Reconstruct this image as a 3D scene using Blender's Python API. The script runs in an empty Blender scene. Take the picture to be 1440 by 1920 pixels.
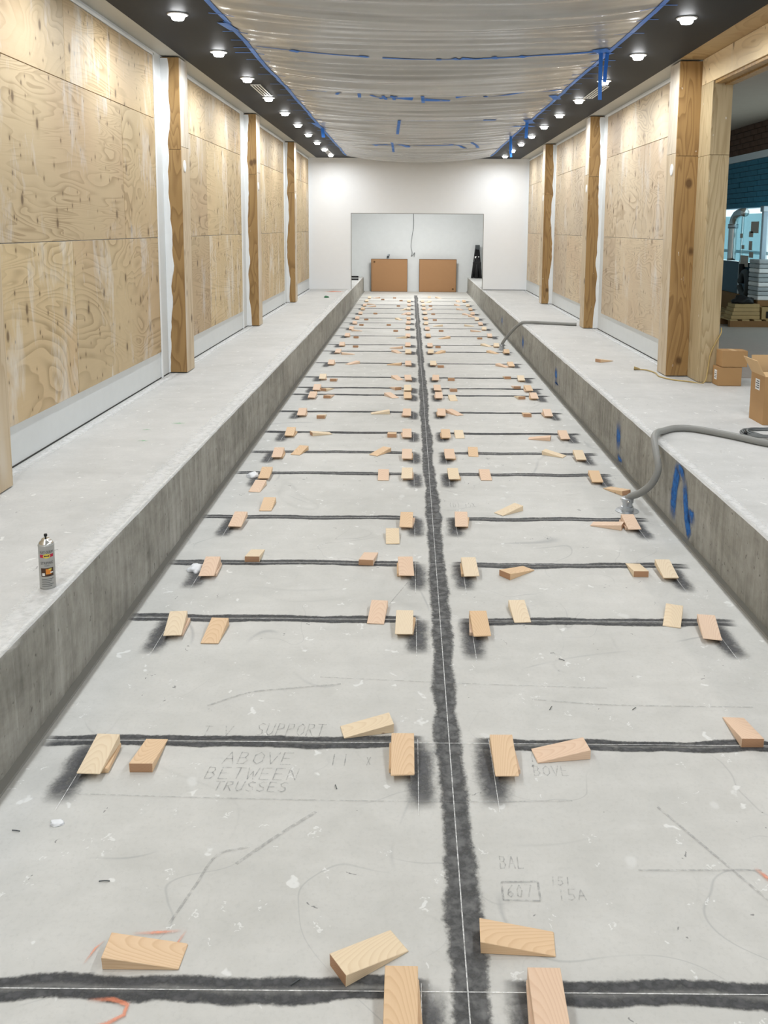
import bpy, bmesh, math, random
from mathutils import Vector, Matrix, noise as mn

# ------------------------------------------------------------------ camera, world, exposure
sc = bpy.context.scene
COL = sc.collection
PITCH, ROLL = math.atan(225.0/1650.0), math.radians(0.42)
cam_d = bpy.data.cameras.new('camera')
cam = bpy.data.objects.new('camera', cam_d); COL.objects.link(cam)
cam_d.sensor_fit = 'HORIZONTAL'; cam_d.sensor_width = 36.0
cam_d.lens = 1650.0/1440.0*36.0
cam_d.shift_x, cam_d.shift_y = -48.0/1440.0, -308.0/1440.0
cam_d.clip_start, cam_d.clip_end = 0.05, 200
_f = Vector((0, math.cos(PITCH), -math.sin(PITCH))); _u = Vector((0, math.sin(PITCH), math.cos(PITCH))); _r = Vector((1, 0, 0))
_r2 = math.cos(ROLL)*_r + math.sin(ROLL)*_u; _u2 = -math.sin(ROLL)*_r + math.cos(ROLL)*_u
cam.matrix_world = Matrix(((_r2.x, _u2.x, -_f.x, 0), (_r2.y, _u2.y, -_f.y, 0), (_r2.z, _u2.z, -_f.z, 2.05), (0, 0, 0, 1)))
sc.camera = cam
world = bpy.data.worlds.new('world'); sc.world = world; world.use_nodes = True
world.node_tree.nodes['Background'].inputs[0].default_value = (0.8, 0.9, 1.0, 1)
world.node_tree.nodes['Background'].inputs[1].default_value = 0.3
vs = sc.view_settings
vs.view_transform = 'Standard'; vs.look = 'None'; vs.gamma = 1.0; vs.use_curve_mapping = False
vs.exposure = 0.0
LAMP_W = 20.5          # one downlight
LAMP_COL = (0.93, 0.97, 1.0)

# ------------------------------------------------------------------ helpers
rnd = random.Random(7)
def link(o, parent=None):
    COL.objects.link(o)
    if parent is not None: o.parent = parent
    return o
def mesh(name, verts, faces, mat=None, parent=None, smooth=False):
    me = bpy.data.meshes.new(name); me.from_pydata([tuple(v) for v in verts], [], faces); me.update()
    if mat: me.materials.append(mat)
    if smooth:
        for p in me.polygons: p.use_smooth = True
    return link(bpy.data.objects.new(name, me), parent)
def bmobj(name, bm, mat=None, parent=None, smooth=False):
    me = bpy.data.meshes.new(name); bm.to_mesh(me); bm.free()
    if mat: me.materials.append(mat)
    if smooth:
        for p in me.polygons: p.use_smooth = True
    return link(bpy.data.objects.new(name, me), parent)
def bm_box(bm, x0, x1, y0, y1, z0, z1, bev=0.0, rot=None, piv=None):
    r = bmesh.ops.create_cube(bm, size=1.0)
    vs_ = r['verts']
    for v in vs_:
        v.co = Vector((x0+(v.co.x+.5)*(x1-x0), y0+(v.co.y+.5)*(y1-y0), z0+(v.co.z+.5)*(z1-z0)))
    if bev > 0:
        es = {e for v in vs_ for e in v.link_edges}
        rr = bmesh.ops.bevel(bm, geom=list(es), offset=bev, segments=1, affect='EDGES', profile=0.5)
        vs_ = list({v for f in rr['faces'] for v in f.verts} | {v for v in vs_ if v.is_valid})
    if rot is not None:
        bmesh.ops.rotate(bm, verts=vs_, cent=piv, matrix=rot)
def box(name, x0, x1, y0, y1, z0, z1, mat, parent=None, bev=0.0, rot=None, piv=None):
    bm = bmesh.new(); bm_box(bm, x0, x1, y0, y1, z0, z1, bev, rot, piv)
    return bmobj(name, bm, mat, parent)
def catmull(pts, n=8):
    P = [Vector(p) for p in pts]; P = [2*P[0]-P[1]] + P + [2*P[-1]-P[-2]]
    out = []
    for i in range(1, len(P)-2):
        for k in range(n):
            t = k/n; a, b, c, d = P[i-1], P[i], P[i+1], P[i+2]
            out.append(0.5*((2*b)+(c-a)*t+(2*a-5*b+4*c-d)*t*t+(3*b-a-3*c+d)*t**3))
    out.append(P[-2]); return out
def tube(name, pts, r, mat, parent=None, seg=10, n=8, smooth=True, curve=True):
    path = catmull(pts, n) if curve else [Vector(p) for p in pts]
    V, F = [], []
    up = Vector((0, 0, 1)); prev = None
    for i, p in enumerate(path):
        t = (path[min(i+1, len(path)-1)] - path[max(i-1, 0)]).normalized()
        if prev is None:
            a = t.cross(up)
            if a.length < 1e-3: a = t.cross(Vector((1, 0, 0)))
        else: a = prev - t*prev.dot(t)
        a.normalize(); prev = a; b = t.cross(a)
        rr = r(i/(len(path)-1)) if callable(r) else r
        for k in range(seg):
            th = 2*math.pi*k/seg; V.append(p + a*math.cos(th)*rr + b*math.sin(th)*rr)
    for i in range(len(path)-1):
        for k in range(seg):
            F.append((i*seg+k, i*seg+(k+1) % seg, (i+1)*seg+(k+1) % seg, (i+1)*seg+k))
    F.append(tuple(range(seg))[::-1]); F.append(tuple((len(path)-1)*seg+k for k in range(seg)))
    return mesh(name, V, F, mat, parent, smooth)
def lathe(name, prof, mat, parent=None, seg=24, at=(0, 0, 0), smooth=True):
    V, F = [], []
    for (r, z) in prof:
        for k in range(seg):
            th = 2*math.pi*k/seg; V.append((at[0]+r*math.cos(th), at[1]+r*math.sin(th), at[2]+z))
    for i in range(len(prof)-1):
        for k in range(seg):
            F.append((i*seg+k, i*seg+(k+1) % seg, (i+1)*seg+(k+1) % seg, (i+1)*seg+k))
    F.append(tuple(range(seg))[::-1]); F.append(tuple((len(prof)-1)*seg+k for k in range(seg)))
    return mesh(name, V, F, mat, parent, smooth)
def empty(name, loc=(0, 0, 0)):
    o = bpy.data.objects.new(name, None); o.empty_display_size = .05; o.location = loc; return link(o)
def adopt(root, *objs):
    """parts were built in world coordinates: keep them in place under their root"""
    for o in objs:
        o.parent = root; o.matrix_parent_inverse = Matrix.Translation(-Vector(root.location))
def tag(o, label, cat, group=None):
    o['label'] = label; o['category'] = cat
    if group: o['group'] = group
    return o
def struct(o, label=None):
    o['kind'] = 'structure'
    if label: o['label'] = label
    return o
ORD = ['zeroth', 'first', 'second', 'third', 'fourth', 'fifth', 'sixth', 'seventh', 'eighth', 'ninth', 'tenth', 'eleventh', 'twelfth', 'thirteenth', 'fourteenth', 'fifteenth', 'sixteenth', 'seventeenth', 'eighteenth', 'nineteenth', 'twentieth', 'twenty-first', 'twenty-second', 'twenty-third', 'twenty-fourth']

# ------------------------------------------------------------------ materials
class NT:
    def __init__(s, name):
        s.m = bpy.data.materials.new(name); s.m.use_nodes = True
        s.t = s.m.node_tree; s.t.nodes.clear()
        s.out = s.t.nodes.new('ShaderNodeOutputMaterial')
    def n(s, typ, ins=None, **kw):
        nd = s.t.nodes.new(typ)
        for k, v in kw.items(): setattr(nd, k, v)
        for k, v in (ins or {}).items():
            if hasattr(v, 'is_output') or isinstance(v, bpy.types.NodeSocket): s.t.links.new(v, nd.inputs[k])
            else: nd.inputs[k].default_value = v
        return nd
    def math(s, op, a, b=0.0, c=0.0, clamp=False):
        nd = s.n('ShaderNodeMath', {0: a, 1: b, 2: c}, operation=op); nd.use_clamp = clamp; return nd.outputs[0]
    def mix(s, f, a, b, mode='MIX'):
        nd = s.n('ShaderNodeMix', data_type='RGBA', blend_type=mode)
        for k, v in ((0, f), (6, a), (7, b)):
            if isinstance(v, bpy.types.NodeSocket): s.t.links.new(v, nd.inputs[k])
            else: nd.inputs[k].default_value = v if k == 0 else (v if len(v) == 4 else (*v, 1))
        return nd.outputs[2]
    def ramp(s, f, stops, interp='LINEAR'):
        nd = s.n('ShaderNodeValToRGB', {0: f}); cr = nd.color_ramp; cr.interpolation = interp
        while len(cr.elements) < len(stops): cr.elements.new(0.5)
        for e, (p, c) in zip(cr.elements, stops):
            e.position = p; e.color = (c, c, c, 1) if not hasattr(c, '__len__') else (*c, 1)
        return nd.outputs[0]
    def noise(s, vec, scale, detail=3.0, rough=.55, dist=0.0):
        return s.n('ShaderNodeTexNoise', {'Vector': vec, 'Scale': scale, 'Detail': detail, 'Roughness': rough, 'Distortion': dist}).outputs['Fac']
    def mapv(s, vec, scale=(1, 1, 1), loc=(0, 0, 0), rot=(0, 0, 0)):
        return s.n('ShaderNodeMapping', {'Vector': vec, 'Scale': scale, 'Location': loc, 'Rotation': rot}).outputs[0]
    def coord(s, which='Object'):
        return s.n('ShaderNodeTexCoord').outputs[which]
    def rand(s):
        return s.n('ShaderNodeObjectInfo').outputs['Random']
    def offs(s, vec, amt=37.0):
        r = s.rand(); cx = s.n('ShaderNodeCombineXYZ', {0: s.math('MULTIPLY', r, amt), 1: s.math('MULTIPLY', r, amt*1.7), 2: s.math('MULTIPLY', r, amt*.6)}).outputs[0]
        return s.n('ShaderNodeVectorMath', {0: vec, 1: cx}, operation='ADD').outputs[0]
    def finish(s, col, rough=.6, bump=None, bstr=.2, bdist=.01, metal=0.0, spec=.3, **kw):
        b = s.n('ShaderNodeBsdfPrincipled', {'Roughness': rough, 'Metallic': metal, 'Specular IOR Level': spec})
        if isinstance(col, bpy.types.NodeSocket): s.t.links.new(col, b.inputs['Base Color'])
        else: b.inputs['Base Color'].default_value = (*col, 1)
        for k, v in kw.items(): b.inputs[k].default_value = v
        if bump is not None:
            bn = s.n('ShaderNodeBump', {'Height': bump, 'Strength': bstr, 'Distance': bdist}); s.t.links.new(bn.outputs[0], b.inputs['Normal'])
        s.t.links.new(b.outputs[0], s.out.inputs[0]); s.b = b
        return s.m
def plain(name, col, rough=.6, metal=0.0, spec=.3, var=0.06, **kw):
    s = NT(name); c = s.coord(); n = s.noise(c, 9.0, 3)
    cc = s.mix(n, tuple(x*(1-var) for x in col), tuple(min(1, x*(1+var)) for x in col))
    return s.finish(cc, rough, metal=metal, spec=spec, **kw)
def emit(name, col, st):
    s = NT(name); e = s.n('ShaderNodeEmission', {0: (*col, 1), 1: st}); s.t.links.new(e.outputs[0], s.out.inputs[0]); return s.m

def mat_concrete(name, c0, c1, white=.5, spots=True, scratch=True, rough=.55):
    s = NT(name); P = s.coord()
    big = s.noise(P, .9, 5, .6); mid = s.noise(P, 5.5, 5, .65, .4); fine = s.noise(P, 60, 3, .7)
    streak = s.noise(s.mapv(P, (1.2, 6, 1)), 1.0, 4, .6, .3)
    f = s.math('ADD', s.math('MULTIPLY', big, .5), s.math('MULTIPLY', mid, .35)); f = s.math('ADD', f, s.math('MULTIPLY', streak, .25))
    f = s.ramp(f, [(.36, 0.0), (.72, 1.0)])
    col = s.mix(f, c0, c1)
    col = s.mix(s.math('MULTIPLY', s.ramp(fine, [(.3, 1.0), (.5, 0.0)]), .18), col, tuple(x*.75 for x in c0))
    if scratch:
        # hair cracks, drag marks and scuffs with shapes of their own
        for sc_, th, st, off, colr in ((.55, .0016, .5, 3, (.26, .27, .28)), (1.1, .0018, .42, 19, (.30, .31, .31)), (.8, .003, .35, 41, (.42, .42, .40)), (2.2, .002, .4, 77, (.30, .30, .30))):
            nn = s.noise(s.mapv(P, (1, 1, 1), (off, off*1.3, 0)), sc_, 1.0, .4, .6)
            ln = s.ramp(s.math('ABSOLUTE', s.math('SUBTRACT', nn, .5)), [(0.0, 1.0), (th*2.2, 0.0)])
            mk = s.ramp(s.noise(s.mapv(P, (1, 1, 1), (off*2, 5, 0)), 1.3, 2), [(.54, 0.0), (.64, 1.0)])
            col = s.mix(s.math('MULTIPLY', s.math('MULTIPLY', ln, mk), st), col, colr)
    if spots:
        for sc_, rad, keep, colr, st, off in ((7.0, .10, .80, (.78, .78, .76), .8, 0), (16.0, .13, .86, (.80, .80, .78), .65, 5), (9.0, .05, .88, (.12, .12, .12), .7, 11), (2.6, .07, .78, (.72, .72, .70), .5, 23)):
            vp = s.mapv(P, (1.0, .75, 1), (off, off, 0)); 
            dv = s.n('ShaderNodeVectorMath', {0: vp, 1: s.n('ShaderNodeVectorMath', {0: s.n('ShaderNodeTexNoise', {'Vector': P, 'Scale': sc_*2.2, 'Detail': 2.0}).outputs['Color'], 3: .12}, operation='SCALE').outputs[0]}, operation='ADD').outputs[0]
            v = s.n('ShaderNodeTexVoronoi', {'Vector': dv, 'Scale': sc_}, voronoi_dimensions='2D')
            kp = s.math('GREATER_THAN', s.n('ShaderNodeSeparateColor', {0: v.outputs['Color']}).outputs[0], keep)
            d = s.ramp(v.outputs['Distance'], [(rad*.55, 1.0), (rad, 0.0)])
            col = s.mix(s.math('MULTIPLY', s.math('MULTIPLY', d, kp), st), col, colr)
    return s.finish(col, rough, bump=s.math('ADD', mid, s.math('MULTIPLY', fine, .4)), bstr=.12, bdist=.004, spec=.25)

def mat_curb():
    s = NT('formed_concrete'); P = s.coord()
    big = s.noise(s.mapv(P, (1, .8, 2)), 1.6, 5, .65, .5); vert = s.noise(s.mapv(P, (1, 9, .9)), 1.6, 4, .65, .4); mid = s.noise(P, 14, 4, .7)
    f = s.math('ADD', s.math('MULTIPLY', big, .45), s.math('MULTIPLY', vert, .4)); f = s.math('ADD', f, s.math('MULTIPLY', mid, .2))
    col = s.ramp(f, [(.36, (.17, .165, .145)), (.52, (.33, .32, .285)), (.66, (.46, .45, .415)), (.8, (.60, .59, .56))])
    drip = s.ramp(s.noise(s.mapv(P, (1, 30, 2.2)), 1.0, 3, .6), [(.63, 0.0), (.70, 1.0)])
    col = s.mix(s.math('MULTIPLY', drip, .35), col, (.56, .55, .52))
    pit = s.ramp(s.noise(P, 26, 2, .5), [(.27, 1.0), (.33, 0.0)])
    col = s.mix(s.math('MULTIPLY', pit, .6), col, (.09, .085, .075))
    return s.finish(col, .75, bump=s.math('ADD', vert, mid), bstr=.3, bdist=.008, spec=.2)

def mat_ply(name, base, dark, axis='yz', knots=True, wash=.5, freq=21.0):
    """rotary-cut softwood veneer: contour figure, knots in columns, plaster smears"""
    s = NT(name); P = s.offs(s.coord(), 41.0)
    m = (1.0, .55, 1.25)
    w = s.mapv(P, m)
    sx = s.n('ShaderNodeSeparateXYZ', {0: P}); P2 = s.n('ShaderNodeCombineXYZ', {0: s.math('ADD', sx.outputs[1], s.math('MULTIPLY', sx.outputs[0], .9)), 1: sx.outputs[2]}).outputs[0]
    h = s.noise(w, 1.15, 2.4, .5, .9)
    hb = s.noise(s.mapv(P, (1.0, .40, 2.9), (5, 3, 8)), 1.2, 2.0, .5, .7)
    pick = s.math('GREATER_THAN', s.math('FRACT', s.math('MULTIPLY', s.rand(), 7.31)), .6)      # some sheets carry close wavy bands
    c = s.math('FRACT', s.math('MULTIPLY', s.n('ShaderNodeMix', {0: pick, 2: h, 3: hb}, data_type='FLOAT').outputs[0], freq))
    line = s.ramp(c, [(0.0, 0.0), (.45, .12), (.80, .75), (.93, 1.0), (1.0, .1)])
    vis = s.ramp(s.noise(P, 1.3, 2), [(.34, .12), (.62, 1.0)])
    grain = s.noise(s.mapv(P, (1, 3.0, 40)), 1.5, 3, .6)
    big = s.noise(P, .9, 4, .6)
    col = s.mix(s.ramp(big, [(.3, 0.0), (.7, 1.0)]), base, tuple(min(1, x*1.12) for x in base))
    col = s.mix(s.math('MULTIPLY', s.ramp(s.noise(P, .55, 2), [(.48, 0.0), (.68, 1.0)]), .35), col, (.52, .33, .20))
    col = s.mix(s.math('MULTIPLY', s.math('MULTIPLY', line, vis), .68), col, dark)
    col = s.mix(s.math('MULTIPLY', grain, .14), col, dark)
    if knots:
        for sc_, off, rad, keep in ((2.6, 0, .060, .40), (5.2, 9, .055, .58), (8.0, 17, .055, .74)):
            v = s.n('ShaderNodeTexVoronoi', {'Vector': s.mapv(P2, (1.15, .62, 1), (off, off, 0)), 'Scale': sc_, 'Randomness': .85}, voronoi_dimensions='2D')
            kp = s.math('GREATER_THAN', s.n('ShaderNodeSeparateColor', {0: v.outputs['Color']}).outputs[0], keep)
            d = s.ramp(v.outputs['Distance'], [(rad*.6, 1.0), (rad*1.3, 0.0)])
            col = s.mix(s.math('MULTIPLY', s.math('MULTIPLY', d, kp), .85), col, (.09, .05, .025))
            halo = s.ramp(v.outputs['Distance'], [(rad, .5), (rad*3.2, 0.0)])
            col = s.mix(s.math('MULTIPLY', s.math('MULTIPLY', halo, kp), .5), col, dark)
    if wash > 0:
        sm = s.noise(s.mapv(P, (1, 1.7, .6)), 1.25, 5, .72, .3)
        col = s.mix(s.math('MULTIPLY', s.ramp(sm, [(.55, 0.0), (.67, 1.0)]), wash), col, (.72, .70, .68))
        dr = s.noise(s.mapv(P, (1, 9, .8)), 1.1, 2, .5)
        col = s.mix(s.math('MULTIPLY', s.ramp(dr, [(.77, 0.0), (.80, 1.0)]), wash*1.2, clamp=True), col, (.78, .77, .75))
    hv = s.math('MULTIPLY_ADD', s.rand(), .22, .9)
    col = s.mix(1.0, col, s.n('ShaderNodeCombineColor', {0: hv, 1: hv, 2: s.math('MULTIPLY_ADD', s.rand(), .16, .92)}).outputs[0], 'MULTIPLY')
    return s.finish(col, .55, bump=grain, bstr=.06, bdist=.002, spec=.3)

def mat_board(name, c0, c1, dark, wash=0.0):
    """flat-sawn boards standing upright (grain along z)"""
    s = NT(name); P = s.offs(s.coord(), 23.0)
    h = s.noise(s.mapv(P, (2.6, 2.6, .42)), 1.4, 2, .5, .5)
    c = s.math('FRACT', s.math('MULTIPLY', h, 13.0))
    line = s.ramp(c, [(0, 0.0), (.5, .2), (.9, 1.0), (1.0, 0.1)])
    grain = s.noise(s.mapv(P, (40, 40, 1.5)), 1.5, 3, .6)
    col = s.mix(s.noise(P, 1.2, 3), c0, c1)
    col = s.mix(s.math('MULTIPLY', line, .55), col, dark)
    col = s.mix(s.math('MULTIPLY', grain, .25), col, dark)
    v = s.n('ShaderNodeTexVoronoi', {'Vector': s.mapv(P, (1, 1, .7)), 'Scale': 3.6}, voronoi_dimensions='3D')
    kp = s.math('GREATER_THAN', s.n('ShaderNodeSeparateColor', {0: v.outputs['Color']}).outputs[0], .5)
    col = s.mix(s.math('MULTIPLY', s.math('MULTIPLY', s.ramp(v.outputs['Distance'], [(.09, 1.0), (.17, 0.0)]), kp), .85), col, (.10, .05, .02))
    nick = s.ramp(s.noise(s.mapv(P, (16, 16, 9)), 1.0, 2), [(.73, 0.0), (.76, 1.0)])
    col = s.mix(s.math('MULTIPLY', nick, .6), col, (.78, .74, .66))
    if wash:
        col = s.mix(s.math('MULTIPLY', s.ramp(s.noise(s.mapv(P, (2, 2, .5)), 1.0, 3), [(.5, 0.0), (.64, 1.0)]), wash), col, (.80, .79, .77))
    return s.finish(col, .5, bump=grain, bstr=.06, bdist=.002, spec=.3)

def mat_wedge(name, c0, c1, dark):
    s = NT(name); P = s.coord(); R = s.rand()
    off = s.n('ShaderNodeCombineXYZ', {0: s.math('MULTIPLY', R, 9.0), 1: s.math('MULTIPLY_ADD', R, .12, -.06), 2: s.math('MULTIPLY_ADD', R, -.06, .075)}).outputs[0]
    Q = s.n('ShaderNodeVectorMath', {0: P, 1: off}, operation='ADD').outputs[0]
    X = s.n('ShaderNodeSeparateXYZ', {0: Q})
    bend = s.math('MULTIPLY_ADD', s.noise(s.mapv(Q, (3.0, 8, 8)), 1.0, 2), .022, 0.0)
    rad = s.math('ADD', s.math('SQRT', s.math('ADD', s.math('POWER', X.outputs[1], 2.0), s.math('POWER', X.outputs[2], 2.0))), bend)
    ring = s.ramp(s.math('FRACT', s.math('MULTIPLY', rad, 165.0)), [(0, 0.0), (.55, .25), (.88, 1.0), (1.0, .05)])
    fib = s.noise(s.mapv(Q, (6, 180, 180)), 1.0, 2)
    col = s.mix(R, c0, c1)
    col = s.mix(s.math('MULTIPLY', ring, .42), col, dark)
    col = s.mix(s.math('MULTIPLY', fib, .15), col, dark)
    v = s.n('ShaderNodeTexVoronoi', {'Vector': Q, 'Scale': 6.5}, voronoi_dimensions='3D')
    kp = s.math('GREATER_THAN', s.n('ShaderNodeSeparateColor', {0: v.outputs['Color']}).outputs[0], .72)
    col = s.mix(s.math('MULTIPLY', s.math('MULTIPLY', s.ramp(v.outputs['Distance'], [(.045, 1.0), (.085, 0.0)]), kp), .85), col, (.16, .07, .03))
    return s.finish(col, .6, spec=.25)

def mat_paint(name, col, dens=1.0, soft=.35, speck=.5, centre=0.0, scl=1.0, inner=None):
    """sprayed paint on concrete: attribute u (-1..1 across), w (fade 0..1) gives the ragged soft edge"""
    s = NT(name); P = s.coord()
    u = s.n('ShaderNodeAttribute', attribute_name='u').outputs['Fac']; w = s.n('ShaderNodeAttribute', attribute_name='w').outputs['Fac']
    n1 = s.noise(P, 9*scl, 4, .65); n2 = s.noise(P, 85*scl, 3, .7); n3 = s.noise(P, 26*scl, 3, .6)
    d = s.math('ADD', s.math('ABSOLUTE', u), s.math('MULTIPLY_ADD', n1, .7, -.35))
    d = s.math('ADD', d, s.math('MULTIPLY_ADD', n2, speck, -speck/2))
    a = s.n('ShaderNodeMapRange', {0: d, 1: 1.0, 2: 1.0-soft, 3: 0.0, 4: 1.0}, interpolation_type='SMOOTHSTEP').outputs[0]
    tex = s.ramp(n3, [(.30, .62), (.55, 1.0)])
    a = s.math('MULTIPLY', s.math('MULTIPLY', a, tex), s.math('MULTIPLY', w, dens), clamp=True)
    if centre:
        cl = s.ramp(s.math('ABSOLUTE', u), [(0.05, 1.0-centre), (.38, 1.0)])
        a = s.math('MULTIPLY', a, cl)
    cc = s.mix(s.ramp(n3, [(.35, 0.0), (.7, 1.0)]), col, inner or tuple(x*1.6+.02 for x in col))
    b = s.n('ShaderNodeBsdfPrincipled', {'Base Color': cc, 'Roughness': .7, 'Specular IOR Level': .2})
    t = s.n('ShaderNodeBsdfTransparent'); mx = s.n('ShaderNodeMixShader', {0: a, 1: t.outputs[0], 2: b.outputs[0]})
    s.t.links.new(mx.outputs[0], s.out.inputs[0]); return s.m
def mat_pencil(name, col, a):
    s = NT(name); P = s.coord(); n = s.noise(P, 45, 3, .7)
    al = s.math('MULTIPLY', s.ramp(n, [(.34, 0.0), (.6, 1.0)]), a)
    b = s.n('ShaderNodeBsdfPrincipled', {'Base Color': (*col, 1), 'Roughness': .8}); t = s.n('ShaderNodeBsdfTransparent')
    mx = s.n('ShaderNodeMixShader', {0: al, 1: t.outputs[0], 2: b.outputs[0]}); s.t.links.new(mx.outputs[0], s.out.inputs[0]); return s.m
def mat_film():
    s = NT('clear_plastic_film'); P = s.coord()
    n = s.noise(s.mapv(P, (.4, 2.2, 1)), 1.0, 4, .6)
    d = s.n('ShaderNodeBsdfDiffuse', {0: s.mix(n, (.54, .53, .505), (.70, .69, .665))}); tl = s.n('ShaderNodeBsdfTranslucent', {0: (.6, .58, .55, 1)})
    g = s.n('ShaderNodeBsdfGlossy', {0: (.95, .95, .95, 1), 1: .24}); tr = s.n('ShaderNodeBsdfTransparent', {0: (.95, .94, .92, 1)})
    m1 = s.n('ShaderNodeMixShader', {0: .12, 1: d.outputs[0], 2: tl.outputs[0]})
    m2 = s.n('ShaderNodeMixShader', {0: s.ramp(n, [(.3, .42), (.7, .22)]), 1: m1.outputs[0], 2: tr.outputs[0]})
    fr = s.n('ShaderNodeFresnel', {0: 1.45})
    m3 = s.n('ShaderNodeMixShader', {0: s.math('MULTIPLY_ADD', fr.outputs[0], .7, .03, clamp=True), 1: m2.outputs[0], 2: g.outputs[0]})
    s.t.links.new(m3.outputs[0], s.out.inputs[0]); return s.m
def mat_glass(name, col, a, rough=.05):
    s = NT(name); g = s.n('ShaderNodeBsdfGlossy', {0: (1, 1, 1, 1), 1: rough}); t = s.n('ShaderNodeBsdfTransparent', {0: (*col, 1)})
    d = s.n('ShaderNodeBsdfDiffuse', {0: (*col, 1)}); m0 = s.n('ShaderNodeMixShader', {0: a, 1: t.outputs[0], 2: d.outputs[0]})
    m = s.n('ShaderNodeMixShader', {0: .12, 1: m0.outputs[0], 2: g.outputs[0]}); s.t.links.new(m.outputs[0], s.out.inputs[0]); return s.m

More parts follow.
